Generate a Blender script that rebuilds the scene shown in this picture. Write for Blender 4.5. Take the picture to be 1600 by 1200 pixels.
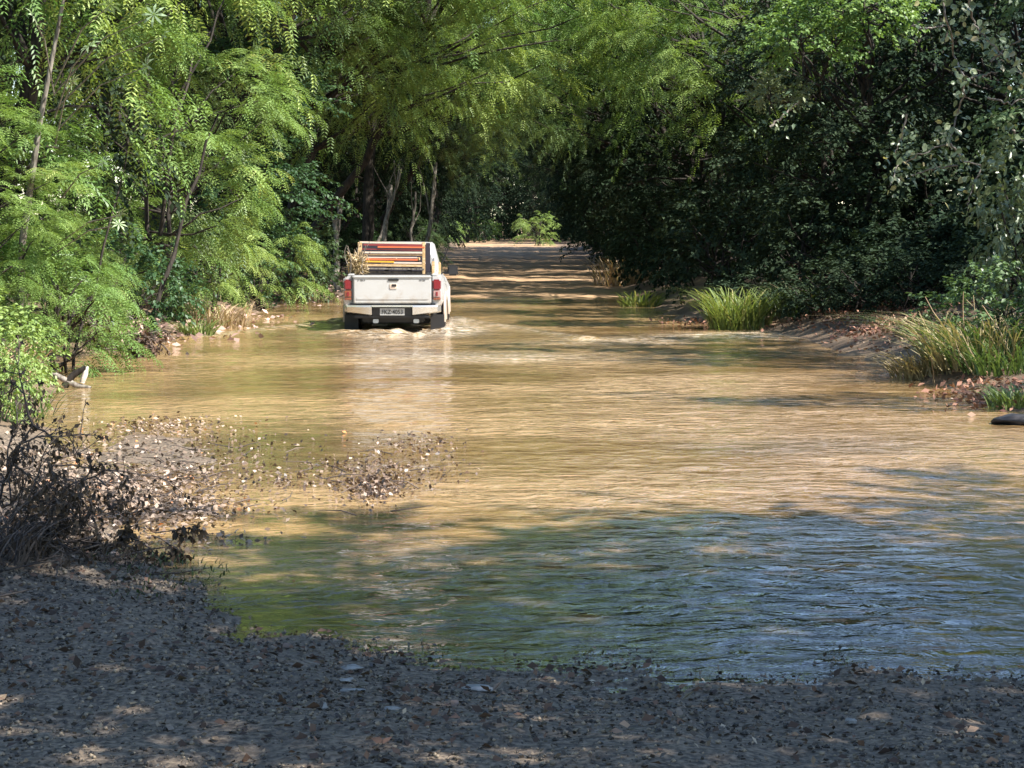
import bpy, bmesh, math, random
import numpy as np
from mathutils import Vector, Matrix, Euler
R = math.radians
random.seed(7); rng = np.random.default_rng(7)
for o in list(bpy.data.objects): bpy.data.objects.remove(o)
SC = bpy.context.scene
COL = SC.collection

# ------------------------------------------------------------------ camera, sky, sun, exposure
CAM_H, FPX = 1.9, 3000.0
cam_d = bpy.data.cameras.new('camera'); cam = bpy.data.objects.new('camera', cam_d); COL.objects.link(cam)
cam.location = (0, 0, CAM_H); cam.rotation_euler = (R(90) - math.atan(250 / FPX), 0, 0)
cam_d.sensor_width = 36; cam_d.lens = 36 * FPX / 1600; cam_d.clip_start = 0.1; cam_d.clip_end = 2000
SC.camera = cam
EL, AZ = 49.0, 114.0      # sun height, compass bearing clockwise from +Y
sd = Vector((math.cos(R(EL)) * math.sin(R(AZ)), math.cos(R(EL)) * math.cos(R(AZ)), math.sin(R(EL))))
W = bpy.data.worlds.new('World'); SC.world = W; W.use_nodes = True
nt = W.node_tree; nt.nodes.clear()
sky = nt.nodes.new('ShaderNodeTexSky'); sky.sky_type = 'NISHITA'; sky.sun_disc = False
sky.sun_elevation = R(EL); sky.sun_rotation = R(AZ); sky.air_density = 1.0; sky.dust_density = 0.2; sky.ozone_density = 1.2
bg = nt.nodes.new('ShaderNodeBackground'); bg.inputs[1].default_value = 0.115
wo = nt.nodes.new('ShaderNodeOutputWorld')
nt.links.new(sky.outputs[0], bg.inputs[0]); nt.links.new(bg.outputs[0], wo.inputs[0])
sl = bpy.data.lights.new('sun', 'SUN'); sl.energy = 5.0; sl.angle = R(0.55); sl.color = (1.0, 0.95, 0.88)
so = bpy.data.objects.new('sun', sl); COL.objects.link(so)
so.rotation_euler = sd.to_track_quat('Z', 'Y').to_euler(); so.location = (20, -5, 30)
SC.view_settings.view_transform = 'Standard'; SC.view_settings.look = 'None'
SC.view_settings.exposure = 1.58; SC.view_settings.gamma = 1.0
SC.view_settings.use_curve_mapping = False
SC.render.engine = 'CYCLES'
SC.cycles.max_bounces = 8; SC.cycles.transmission_bounces = 4

# ------------------------------------------------------------------ helpers
def tag(o, label=None, cat=None, group=None, kind=None):
    if label: o['label'] = label
    if cat: o['category'] = cat
    if group: o['group'] = group
    if kind: o['kind'] = kind
    return o
def link(name, me, parent=None, mat=None):
    o = bpy.data.objects.new(name, me); COL.objects.link(o)
    if mat is not None and me is not None and not me.materials: me.materials.append(mat)
    if parent is not None: o.parent = parent
    return o
def thing(name, label, cat, loc=(0, 0, 0), rz=0, group=None):
    o = bpy.data.objects.new(name, None); COL.objects.link(o); o.empty_display_size = 0.3
    o.location = loc; o.rotation_euler = (0, 0, rz)
    return tag(o, label, cat, group)
def copy_tree(o, parent=None):
    c = o.copy(); COL.objects.link(c)
    if parent is not None: c.parent = parent
    for ch in list(o.children): copy_tree(ch, c)
    return c
def np_mesh(name, V, F, tint=None, smooth=False):
    """V (n,3), F (m,k) of one k (3 or 4)"""
    V = np.asarray(V, dtype=np.float32); F = np.asarray(F, dtype=np.int32)
    me = bpy.data.meshes.new(name); k = F.shape[1]
    me.vertices.add(len(V)); me.vertices.foreach_set('co', V.ravel())
    me.loops.add(F.size); me.loops.foreach_set('vertex_index', F.ravel())
    me.polygons.add(len(F)); me.polygons.foreach_set('loop_start', np.arange(0, F.size, k, dtype=np.int32))
    if smooth: me.polygons.foreach_set('use_smooth', np.ones(len(F), dtype=bool))
    me.update(calc_edges=True)
    if tint is not None:
        a = me.attributes.new('tint', 'FLOAT', 'POINT'); a.data.foreach_set('value', np.asarray(tint, dtype=np.float32))
    return me
def nrm(a): return a / np.maximum(np.linalg.norm(a, axis=-1, keepdims=True), 1e-9)
def scatter(tv, tf, P, X, S, roll=None, up=None, tint=None):
    """stamp a template (tv,tf) at P, x axis along X, size S"""
    n = len(P); X = nrm(X)
    U = np.tile(np.array([0, 0, 1.0]), (n, 1)) if up is None else up
    Y = np.cross(U, X); bad = np.linalg.norm(Y, axis=1) < 1e-3; Y[bad] = (0, 1, 0); Y = nrm(Y); Z = np.cross(X, Y)
    if roll is not None:
        c, s = np.cos(roll)[:, None], np.sin(roll)[:, None]; Y, Z = Y * c + Z * s, Z * c - Y * s
    S = np.broadcast_to(np.asarray(S, float).reshape(-1, 1, 1) if np.ndim(S) else S, (n, 1, 1))
    V = P[:, None, :] + S * (tv[None, :, 0, None] * X[:, None] + tv[None, :, 1, None] * Y[:, None] + tv[None, :, 2, None] * Z[:, None])
    F = tf[None] + (np.arange(n) * len(tv))[:, None, None]
    T = np.repeat(rng.random(n) if tint is None else tint, len(tv))
    return V.reshape(-1, 3), F.reshape(-1, tf.shape[1]), T
def _h(i, j, seed):
    n = (i * 374761393 + j * 668265263 + seed * 982451653) & 0x7fffffff
    n = (n ^ (n >> 13)) * 1274126177 & 0x7fffffff
    return ((n ^ (n >> 16)) & 0xffff) / 65535.0
def noise(x, y, seed=0):
    x = np.asarray(x, float); y = np.asarray(y, float)
    i = np.floor(x).astype(np.int64); j = np.floor(y).astype(np.int64); u = x - i; v = y - j
    u = u * u * (3 - 2 * u); v = v * v * (3 - 2 * v)
    a = _h(i, j, seed); b = _h(i + 1, j, seed); c = _h(i, j + 1, seed); d = _h(i + 1, j + 1, seed)
    return (a + (b - a) * u) * (1 - v) + (c + (d - c) * u) * v - 0.5
def fbm(x, y, o=4, seed=0):
    s = 0; a = 1
    for k in range(o): s = s + a * noise(x * 2 ** k, y * 2 ** k, seed + k * 17); a *= 0.5
    return s
def tube(pts, rad, k=5, closed=True):
    """returns verts, quad faces"""
    pts = np.asarray(pts, float); n = len(pts); rad = np.broadcast_to(rad, (n,))
    T = np.gradient(pts, axis=0); T = nrm(T); ref = np.array([0.31, 0.17, 0.93]);
    A = nrm(np.cross(T, ref)); B = np.cross(T, A)
    an = np.arange(k) / k * 2 * math.pi
    V = pts[:, None] + rad[:, None, None] * (np.cos(an)[None, :, None] * A[:, None] + np.sin(an)[None, :, None] * B[:, None])
    F = []
    for i in range(n - 1):
        for j in range(k):
            F.append((i * k + j, i * k + (j + 1) % k, (i + 1) * k + (j + 1) % k, (i + 1) * k + j))
    return V.reshape(-1, 3), np.array(F)
class Acc:
    def __init__(s): s.V = []; s.F = []; s.T = []; s.n = 0
    def add(s, V, F, T=None):
        s.V.append(V); s.F.append(np.asarray(F) + s.n); s.n += len(V)
        s.T.append(np.full(len(V), rng.random()) if T is None else T)
    def tube(s, pts, rad, k=5): s.add(*tube(pts, rad, k))
    def mesh(s, name, smooth=False):
        return np_mesh(name, np.concatenate(s.V), np.concatenate(s.F), np.concatenate(s.T), smooth)
def px(u, v, d):
    """photo pixel (1600 wide) at distance d -> world point"""
    return np.array([(u - 800) / FPX * d, d, CAM_H + (350 - v) / FPX * d])
def gx(u, v): d = CAM_H * FPX / (v - 350.0); return (u - 800) / FPX * d, d

# ------------------------------------------------------------------ materials
def newmat(name):
    m = bpy.data.materials.new(name); m.use_nodes = True; n = m.node_tree; n.nodes.clear()
    out = n.nodes.new('ShaderNodeOutputMaterial'); return m, n, out
def N(n, t, **kw):
    x = n.nodes.new(t)
    for k, v in kw.items():
        if k.startswith('i_'): x.inputs[int(k[2:]) if k[2:].isdigit() else k[2:]].default_value = v
        else: setattr(x, k, v)
    return x
def c4(c): return (c[0], c[1], c[2], 1)
def leaf_mat(name, ca, cb, cc=None, trans=0.35, rough=0.5, spec=0.4):
    m, n, out = newmat(name); L = n.links
    at = N(n, 'ShaderNodeAttribute', attribute_name='tint')
    r = N(n, 'ShaderNodeValToRGB'); r.color_ramp.elements[0].color = c4(ca); r.color_ramp.elements[1].color = c4(cb)
    if cc: r.color_ramp.elements[1].position = 0.93; e = r.color_ramp.elements.new(1.0); e.color = c4(cc)
    oi = N(n, 'ShaderNodeObjectInfo')
    hs = N(n, 'ShaderNodeHueSaturation')
    mr = N(n, 'ShaderNodeMapRange'); mr.inputs[3].default_value = 0.475; mr.inputs[4].default_value = 0.52
    mv = N(n, 'ShaderNodeMapRange'); mv.inputs[3].default_value = 1.2; mv.inputs[4].default_value = 0.8
    L.new(oi.outputs['Random'], mr.inputs[0]); L.new(oi.outputs['Random'], mv.inputs[0])
    L.new(mr.outputs[0], hs.inputs['Hue']); L.new(mv.outputs[0], hs.inputs['Value'])
    L.new(at.outputs['Fac'], r.inputs[0]); L.new(r.outputs[0], hs.inputs['Color'])
    p = N(n, 'ShaderNodeBsdfPrincipled'); p.inputs['Roughness'].default_value = rough; p.inputs['Specular IOR Level'].default_value = spec
    L.new(hs.outputs[0], p.inputs['Base Color'])
    t = N(n, 'ShaderNodeBsdfTranslucent'); g = N(n, 'ShaderNodeMix', data_type='RGBA', blend_type='MULTIPLY'); g.inputs[0].default_value = 1
    L.new(hs.outputs[0], g.inputs[6]); g.inputs[7].default_value = (1.35, 1.4, 0.7, 1); L.new(g.outputs[2], t.inputs[0])
    mx = N(n, 'ShaderNodeMixShader'); mx.inputs[0].default_value = trans
    L.new(p.outputs[0], mx.inputs[1]); L.new(t.outputs[0], mx.inputs[2]); L.new(mx.outputs[0], out.inputs[0])
    return m
def surf_mat(name, ca, cb, scale=6, rough=0.8, bump=0.3, detail=6, stretch=(1, 1, 1), spec=0.3, tint=False, dist=0.01):
    m, n, out = newmat(name); L = n.links
    tc = N(n, 'ShaderNodeTexCoord'); mp = N(n, 'ShaderNodeMapping'); mp.inputs['Scale'].default_value = stretch
    no = N(n, 'ShaderNodeTexNoise'); no.inputs['Scale'].default_value = scale; no.inputs['Detail'].default_value = detail
    L.new(tc.outputs['Object'], mp.inputs[0]); L.new(mp.outputs[0], no.inputs[0])
    r = N(n, 'ShaderNodeValToRGB'); r.color_ramp.elements[0].position = 0.35; r.color_ramp.elements[1].position = 0.65
    r.color_ramp.elements[0].color = c4(ca); r.color_ramp.elements[1].color = c4(cb)
    L.new(no.outputs[0], r.inputs[0])
    col = r.outputs[0]
    if tint:
        at = N(n, 'ShaderNodeAttribute', attribute_name='tint'); L.new(at.outputs['Fac'], r.inputs[0])
    p = N(n, 'ShaderNodeBsdfPrincipled'); p.inputs['Roughness'].default_value = rough; p.inputs['Specular IOR Level'].default_value = spec
    L.new(col, p.inputs['Base Color'])
    if bump:
        b = N(n, 'ShaderNodeBump'); b.inputs['Strength'].default_value = bump; b.inputs['Distance'].default_value = dist
        L.new(no.outputs[0], b.inputs['Height']); L.new(b.outputs[0], p.inputs['Normal'])
    L.new(p.outputs[0], out.inputs[0]); return m
def flat_mat(name, c, rough=0.4, metal=0, coat=0, spec=0.5):
    m = surf_mat(name, tuple(x * 0.93 for x in c), c, scale=9, rough=rough, bump=0, spec=spec)
    p = [q for q in m.node_tree.nodes if q.type == 'BSDF_PRINCIPLED'][0]
    p.inputs['Metallic'].default_value = metal; p.inputs['Coat Weight'].default_value = coat; return m

M = {}
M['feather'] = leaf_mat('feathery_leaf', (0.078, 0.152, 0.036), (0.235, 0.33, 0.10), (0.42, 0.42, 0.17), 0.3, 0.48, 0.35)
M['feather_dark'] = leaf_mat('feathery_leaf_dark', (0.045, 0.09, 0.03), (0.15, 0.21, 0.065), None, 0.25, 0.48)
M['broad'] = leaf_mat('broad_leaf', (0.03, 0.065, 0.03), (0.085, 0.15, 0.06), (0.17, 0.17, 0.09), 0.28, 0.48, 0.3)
M['broad_shaded'] = leaf_mat('broad_leaf_shaded', (0.014, 0.026, 0.016), (0.036, 0.058, 0.03), (0.10, 0.09, 0.06), 0.12, 0.7, 0.08)  # darker copy of the broad leaf, shade of wall and tunnel in its colour
M['vine_leaf'] = leaf_mat('vine_leaf', (0.06, 0.10, 0.045), (0.20, 0.24, 0.13), (0.34, 0.31, 0.16), 0.25, 0.32, 0.6)
M['palmate'] = leaf_mat('palmate_leaf', (0.22, 0.30, 0.17), (0.34, 0.42, 0.26), None, 0.2, 0.4)
M['grass'] = leaf_mat('grass_blade', (0.07, 0.12, 0.03), (0.17, 0.22, 0.07), (0.36, 0.30, 0.15), 0.3, 0.5)
M['grass_dark'] = leaf_mat('dark_grass_blade', (0.02, 0.04, 0.015), (0.06, 0.09, 0.03), (0.2, 0.16, 0.09), 0.2, 0.55)
M['grass_mix'] = leaf_mat('mixed_grass_blade', (0.05, 0.10, 0.03), (0.12, 0.18, 0.055), None, 0.25, 0.5)
M['straw'] = leaf_mat('dry_straw', (0.22, 0.16, 0.08), (0.48, 0.38, 0.22), None, 0.15, 0.7)
M['dead_leaf'] = leaf_mat('dead_leaf', (0.035, 0.025, 0.018), (0.16, 0.10, 0.06), (0.34, 0.24, 0.15), 0.1, 0.7, 0.3)
M['litter_pale'] = leaf_mat('pale_litter', (0.10, 0.065, 0.045), (0.52, 0.38, 0.30), (0.62, 0.20, 0.07), 0.1, 0.65, 0.3)
M['litter_brown'] = leaf_mat('brown_litter', (0.09, 0.04, 0.025), (0.34, 0.19, 0.12), (0.5, 0.4, 0.28), 0.1, 0.7, 0.3)
M['litter_wet'] = leaf_mat('wet_litter', (0.024, 0.018, 0.012), (0.16, 0.118, 0.075), (0.42, 0.33, 0.22), 0.02, 0.45, 0.5)
M['bark'] = surf_mat('grey_bark', (0.09, 0.075, 0.06), (0.27, 0.24, 0.2), 9, 0.9, 0.6, stretch=(3, 3, 0.6))
M['bark_dark'] = surf_mat('dark_bark', (0.014, 0.012, 0.01), (0.045, 0.036, 0.028), 9, 0.9, 0.6, stretch=(3, 3, 0.6))
M['twig'] = surf_mat('dead_twig', (0.05, 0.04, 0.035), (0.13, 0.10, 0.08), 12, 0.85, 0.3, tint=True)
M['wood_pale'] = surf_mat('bleached_wood', (0.42, 0.36, 0.28), (0.72, 0.66, 0.56), 14, 0.7, 0.3, stretch=(1, 1, 4))
M['pebble'] = surf_mat('wet_gravel', (0.03, 0.023, 0.016), (0.26, 0.20, 0.13), 12, 0.5, 0.2, tint=True, spec=0.5)
M['stone_pale'] = surf_mat('pale_stone', (0.17, 0.165, 0.155), (0.32, 0.31, 0.29), 20, 0.6, 0.4)
M['rock_dark'] = surf_mat('dark_rock', (0.012, 0.012, 0.014), (0.05, 0.045, 0.045), 6, 0.5, 0.8, dist=0.03)

# ground
m, n, out = newmat('creek_bank_soil'); L = n.links
geo = N(n, 'ShaderNodeNewGeometry'); sep = N(n, 'ShaderNodeSeparateXYZ'); L.new(geo.outputs['Position'], sep.inputs[0])
n1 = N(n, 'ShaderNodeTexNoise'); n1.inputs['Scale'].default_value = 1.6; n1.inputs['Detail'].default_value = 8
n2 = N(n, 'ShaderNodeTexNoise'); n2.inputs['Scale'].default_value = 38; n2.inputs['Detail'].default_value = 5
L.new(geo.outputs['Position'], n1.inputs[0]); L.new(geo.outputs['Position'], n2.inputs[0])
def mr(a, b, src, lo=0.0, hi=1.0):
    q = N(n, 'ShaderNodeMapRange', interpolation_type='SMOOTHSTEP'); q.inputs[1].default_value = a; q.inputs[2].default_value = b
    q.inputs[3].default_value = lo; q.inputs[4].default_value = hi; L.new(src, q.inputs[0]); return q.outputs[0]
def mixc(f, a, b):
    q = N(n, 'ShaderNodeMix', data_type='RGBA')
    if isinstance(f, float): q.inputs[0].default_value = f
    else: L.new(f, q.inputs[0])
    for k, v in ((6, a), (7, b)):
        if isinstance(v, tuple): q.inputs[k].default_value = c4(v)
        else: L.new(v, q.inputs[k])
    return q.outputs[2]
soil = mixc(mr(0.4, 0.62, n1.outputs[0]), (0.10, 0.065, 0.04), (0.22, 0.15, 0.09))
soil = mixc(mr(0.3, 0.7, n2.outputs[0], 0, 0.6), soil, (0.07, 0.05, 0.035))
grav = mixc(mr(0.35, 0.68, n2.outputs[0]), (0.05, 0.036, 0.024), (0.21, 0.16, 0.11))
grav = mixc(mr(0.52, 0.66, n1.outputs[0], 0, 0.5), grav, (0.11, 0.085, 0.06))
nearf = mr(18.5, 16.0, sep.outputs[1])
col = mixc(nearf, soil, grav)
road = mixc(mr(0.35, 0.7, n1.outputs[0]), (0.26, 0.16, 0.085), (0.44, 0.29, 0.16))
ax = N(n, 'ShaderNodeMath', operation='ABSOLUTE'); ad = N(n, 'ShaderNodeMath', operation='ADD'); ad.inputs[1].default_value = 0.3
L.new(sep.outputs[0], ad.inputs[0]); L.new(ad.outputs[0], ax.inputs[0])
rf = N(n, 'ShaderNodeMath', operation='MULTIPLY'); L.new(mr(4.0, 3.0, ax.outputs[0]), rf.inputs[0]); L.new(mr(44, 50, sep.outputs[1]), rf.inputs[1])
col = mixc(rf.outputs[0], col, road)
p = N(n, 'ShaderNodeBsdfPrincipled'); L.new(col, p.inputs['Base Color']); p.inputs['Roughness'].default_value = 0.75
b = N(n, 'ShaderNodeBump'); b.inputs['Strength'].default_value = 0.7; b.inputs['Distance'].default_value = 0.02
L.new(n2.outputs[0], b.inputs['Height']); L.new(b.outputs[0], p.inputs['Normal']); L.new(p.outputs[0], out.inputs[0]); M['ground'] = m

# muddy water
m, n, out = newmat('muddy_water'); L = n.links
geo = N(n, 'ShaderNodeNewGeometry'); mp = N(n, 'ShaderNodeMapping'); mp.inputs['Scale'].default_value = (0.6, 1.0, 1.0)
L.new(geo.outputs['Position'], mp.inputs[0])
a = N(n, 'ShaderNodeTexNoise'); a.inputs['Scale'].default_value = 0.35; a.inputs['Detail'].default_value = 5; L.new(mp.outputs[0], a.inputs[0])
w1 = N(n, 'ShaderNodeTexNoise'); w1.inputs['Scale'].default_value = 7.5; w1.inputs['Detail'].default_value = 4; w1.inputs['Roughness'].default_value = 0.55; w1.inputs['Distortion'].default_value = 0.6; L.new(mp.outputs[0], w1.inputs[0])
w2 = N(n, 'ShaderNodeTexNoise'); w2.inputs['Scale'].default_value = 2.2; w2.inputs['Detail'].default_value = 3; L.new(mp.outputs[0], w2.inputs[0])
col = mixc(mr(0.38, 0.66, a.outputs[0]), (0.25, 0.153, 0.064), (0.36, 0.235, 0.115))
col = mixc(mr(0.45, 0.75, w1.outputs[0], 0, 0.35), col, (0.44, 0.32, 0.19))
sh = N(n, 'ShaderNodeAttribute', attribute_name='shallow_shade')
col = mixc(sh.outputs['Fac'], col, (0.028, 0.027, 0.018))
fm = N(n, 'ShaderNodeAttribute', attribute_name='foam')
fn = N(n, 'ShaderNodeTexNoise'); fn.inputs['Scale'].default_value = 16; fn.inputs['Detail'].default_value = 6; L.new(mp.outputs[0], fn.inputs[0])
ff = N(n, 'ShaderNodeMath', operation='MULTIPLY'); L.new(mr(0.42, 0.56, fn.outputs[0]), ff.inputs[0]); L.new(fm.outputs['Fac'], ff.inputs[1])
col = mixc(ff.outputs[0], col, (0.66, 0.57, 0.45))
p = N(n, 'ShaderNodeBsdfPrincipled'); L.new(col, p.inputs['Base Color']); p.inputs['Roughness'].default_value = 0.05
p.inputs['IOR'].default_value = 1.33; p.inputs['Coat Weight'].default_value = 0.75; p.inputs['Coat IOR'].default_value = 1.4; p.inputs['Coat Roughness'].default_value = 0.05; p.inputs['Specular IOR Level'].default_value = 0.5
b1 = N(n, 'ShaderNodeBump'); b1.inputs['Strength'].default_value = 1.0; b1.inputs['Distance'].default_value = 0.045; L.new(w1.outputs[0], b1.inputs['Height'])
b2 = N(n, 'ShaderNodeBump'); b2.inputs['Strength'].default_value = 1.0; b2.inputs['Distance'].default_value = 0.06; L.new(w2.outputs[0], b2.inputs['Height'])
L.new(b1.outputs[0], b2.inputs['Normal']); L.new(mr(0.36, 0.6, a.outputs[0], 0.35, 1.0), b1.inputs['Strength']); L.new(mr(0.36, 0.6, a.outputs[0], 0.4, 1.0), b2.inputs['Strength']); L.new(b2.outputs[0], p.inputs['Normal']); L.new(b2.outputs[0], p.inputs['Coat Normal']); L.new(p.outputs[0], out.inputs[0]); M['water'] = m

# ------------------------------------------------------------------ ground and water
def axis(segs):
    out = []
    for a, b, s in segs: out += list(np.arange(a, b, s))
    return np.array(out + [segs[-1][1]])
SHX = [-60, -6, -4.5, -3, -2.4, -1.84, -1.15, -0.27, 0.3, 0.62, 0.7, 1.25, 1.4, 2.6, 5, 9, 60]
SHY = [16, 14.5, 13.6, 12.2, 11.3, 10.3, 8.6, 8.15, 8.0, 7.95, 7.62, 7.6, 7.95, 7.85, 8.0, 9.5, 12]
LBY = [0, 10.4, 12, 14, 16, 18, 21, 25, 27, 28.5, 33, 38, 44, 48, 52, 60, 200]
LBX = [-1.9, -1.9, -2.6, -3.3, -3.9, -4.4, -5.1, -6.2, -6.5, -5.9, -5.2, -5.3, -5.6, -5.4, -4.6, -3.7, -4.0]
RBY = [0, 8, 14, 19, 23.3, 26, 30, 35.6, 38, 47.5, 60, 200]
RBX = [9, 7.5, 6.0, 5.2, 5.1, 5.2, 4.8, 4.15, 3.5, 3.1, 3.2, 3.2]
def ground_h(x, y):
    base = -0.32 + 0.36 * np.clip((y - 43) / 8, 0, 1) + 0.0035 * np.clip(y - 55, 0, 400)
    w = 0.22 * noise(x * 1.3, y * 0.9, 3) + 0.12 * noise(x * 4, y * 3, 5)
    s1 = (np.interp(x, SHX, SHY) + w - y) * 0.07
    s2 = (np.interp(y, LBY, LBX) + 2.0 * w - x) * 0.22
    s3 = (x - np.interp(y, RBY, RBX) + 2.0 * w) * 0.26
    h = np.maximum(base, np.minimum(s1, 0.10 + 0.02 * s1))
    h = np.maximum(h, np.minimum(s2, 0.5 + 0.12 * s2)); h = np.maximum(h, np.minimum(s3, 0.7 + 0.12 * s3))
    # litter spit reaching from the left bank into the creek
    sp = 0.035 - 0.09 * (((x + 3.7) / 1.9) ** 2 + ((y - 14.6) / 4.0) ** 2)
    h = np.maximum(h, np.minimum(sp, 0.0))
    h = h + 0.035 * fbm(x * 2.2, y * 2.2, 4, 9) * np.clip((h + 0.33) * 5, 0, 1)
    h = h + 0.014 * fbm(x * 11, y * 11, 3, 21) * (y < 13)
    h = h - 0.03 * np.exp(-((np.abs(x + 0.5) - 0.85) / 0.28) ** 2) * (y > 58)
    return h
gxs = axis([(-400, -60, 40), (-60, -12, 2), (-12, -5, 0.2), (-5, 5, 0.05), (5, 10, 0.2), (10, 60, 2), (60, 400, 40)])
gys = axis([(-400, -20, 40), (-20, 5, 2), (5, 12, 0.045), (12, 22, 0.1), (22, 60, 0.3), (60, 180, 1.5), (180, 900, 60)])
XX, YY = np.meshgrid(gxs, gys); ZZ = ground_h(XX, YY)
nx, ny = len(gxs), len(gys); idx = np.arange(nx * ny).reshape(ny, nx)
F = np.stack([idx[:-1, :-1], idx[:-1, 1:], idx[1:, 1:], idx[1:, :-1]], -1).reshape(-1, 4)
g = link('ground', np_mesh('ground', np.stack([XX, YY, ZZ], -1).reshape(-1, 3), F, smooth=True), None, M['ground']); tag(g, kind='structure')
GROUND = g

TX, TY = -2.12, 34.0       # truck rear centre
wxs = axis([(-60, -8, 4), (-8, 8, 0.06), (8, 60, 4)])
wys = axis([(5, 12, 0.045), (12, 24, 0.075), (24, 42, 0.12), (42, 62, 0.3)])
XX, YY = np.meshgrid(wxs, wys)
ZZ = 0.016 * fbm(XX * 0.9, YY * 2.1, 4, 31) + 0.009 * fbm(XX * 3.5, YY * 7, 2, 41)
ZZ += 0.011 * fbm(XX * 5.5, YY * 8.5, 2, 45) * np.clip((20 - YY) / 6, 0, 1) * np.clip(0.6 + 0.5 * XX, 0.35, 1)
calm = np.clip((YY - 7.5) / 2, 0.5, 1); ZZ *= calm
# riffle line crossing behind the truck and along the right bank
rl = np.exp(-((YY - (31.5 + 0.5 * (XX - 2))) / 1.2) ** 2) * np.clip((XX + 0.5) / 3, 0, 1)
ZZ += 0.05 * rl * (0.5 + fbm(XX * 1.1, YY * 1.6, 3, 51))
wk = np.exp(-(((XX - TX) / 1.25) ** 2 + ((YY - (TY - 0.2)) / 1.6) ** 2)) 
ZZ += 0.11 * wk * fbm(XX * 2.5, YY * 2.5, 3, 61)
vw = np.abs(XX - TX) - 0.95 - 0.35 * np.clip(TY + 4.5 - YY, 0, 9); ZZ += 0.04 * np.exp(-(vw / 0.22) ** 2) * (YY < TY + 4.5) * (YY > TY - 2.5)
rw = np.exp(-(((XX - (TX + 1.05)) / 0.22) ** 2)) * np.clip((YY - TY + 1.5) / 1, 0, 1) * np.clip((TY + 5.5 - YY) / 1, 0, 1)
ZZ += 0.035 * rw
foam = np.clip(0.5 * np.exp(-(vw / 0.25) ** 2) * (YY < TY + 4.5) * (YY > TY - 2.0) + 1.6 * np.exp(-(((XX - (TX + 1.15)) / 0.42) ** 2 + ((YY - (TY + 0.4)) / 1.5) ** 2)) + 0.7 * wk + 0.9 * rw + 0.85 * rl, 0, 1)
foam = np.maximum(foam, np.clip(0.9 * np.exp(-(((XX + 0.55) / 1.6) ** 2 + ((YY - 27.5) / 1.0) ** 2)), 0, 0.6))
nx, ny = len(wxs), len(wys); idx = np.arange(nx * ny).reshape(ny, nx)
F = np.stack([idx[:-1, :-1], idx[:-1, 1:], idx[1:, 1:], idx[1:, :-1]], -1).reshape(-1, 4)
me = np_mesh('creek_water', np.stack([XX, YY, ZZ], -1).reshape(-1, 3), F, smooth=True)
at = me.attributes.new('foam', 'FLOAT', 'POINT'); at.data.foreach_set('value', foam.ravel().astype(np.float32))
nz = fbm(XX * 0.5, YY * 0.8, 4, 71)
shal_shade = np.clip((11.2 - YY + 0.9 * nz) / 1.6, 0, 0.9)
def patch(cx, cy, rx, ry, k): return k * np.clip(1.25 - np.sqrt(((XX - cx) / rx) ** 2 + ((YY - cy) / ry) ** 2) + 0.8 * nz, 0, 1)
shal_shade = np.maximum(shal_shade, np.maximum(patch(-2.2, 16.0, 2.2, 2.3, 0.5), patch(2.9, 16.4, 1.6, 1.0, 0.4)))  # farther patches paint shade and sunken leaves into the water colour
at = me.attributes.new('shallow_shade', 'FLOAT', 'POINT'); at.data.foreach_set('value', shal_shade.ravel().astype(np.float32))
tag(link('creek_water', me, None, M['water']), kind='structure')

# ------------------------------------------------------------------ foliage templates
def frond_tpl(n=5, w=0.26):
    V, F = [], []
    for i in range(n):
        t = 0.12 + 0.86 * i / (n - 1); z = -0.35 * t * t; l = w * (1.15 - 0.75 * abs(t - 0.4)); hw = 0.115
        for s in (-1, 1):
            k = len(V)
            V += [(t - hw * 0.5, 0, z), (t + hw * 0.9, s * l * 0.5, z + 0.005), (t + l * 0.5 + 0.02, s * l, z - 0.04), (t - hw * 0.1, s * l * 0.55, z - 0.01)]
            F.append((k, k + 1, k + 2, k + 3) if s > 0 else (k, k + 3, k + 2, k + 1))
    return np.array(V, float), np.array(F)
def leaf_tpl(w=0.30, fold=0.08, droop=0.12):
    V = [(0, 0, 0), (0.45, 0, -fold), (1, 0, -droop - fold * .3), (0.3, w, 0.0), (0.72, w * 0.72, -droop * 0.5), (0.3, -w, 0.0), (0.72, -w * 0.72, -droop * .5)]
    F = [(0, 1, 4, 3), (1, 2, 2, 4), (0, 5, 6, 1), (1, 6, 2, 2)]
    V2 = V; F2 = [(0, 1, 4, 3), (0, 5, 6, 1)]
    # 4 quads: use degenerate-free tips
    V2 = V + []
    return np.array([(0, 0, 0), (0.5, 0, -fold), (1, 0, -droop), (0.4, w, 0), (0.4, -w, 0), (0.82, w * .5, -droop * .55), (0.82, -w * .5, -droop * .55)], float), \
        np.array([(0, 1, 5, 3), (0, 4, 6, 1), (1, 2, 5, 5), (1, 6, 2, 2)])[:2]
LEAF_V = np.array([(0, 0, 0), (0.48, 0, -0.07), (1, 0, -0.14), (0.42, 0.29, 0.02), (0.42, -0.29, 0.02)], float)
LEAF_F = np.array([(0, 1, 2, 3), (0, 4, 2, 1)])
FR_V, FR_F = frond_tpl()
def rdir(n):
    v = rng.normal(size=(n, 3)); return nrm(v)
def bough_points(P0, D, L, nper, droop):
    """points and tangents along many arching twigs"""
    n = len(P0); t = np.linspace(0.12, 1, nper)[None, :, None]
    D = D[:, None]; L = L[:, None, None]; down = np.array([0, 0, -1.0])
    P = P0[:, None] + D * L * t + down * (L * droop * t * t)
    T = nrm(D + down * 2 * droop * t)
    return P, T, np.broadcast_to(t, P.shape[:2] + (1,))[..., 0]
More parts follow.
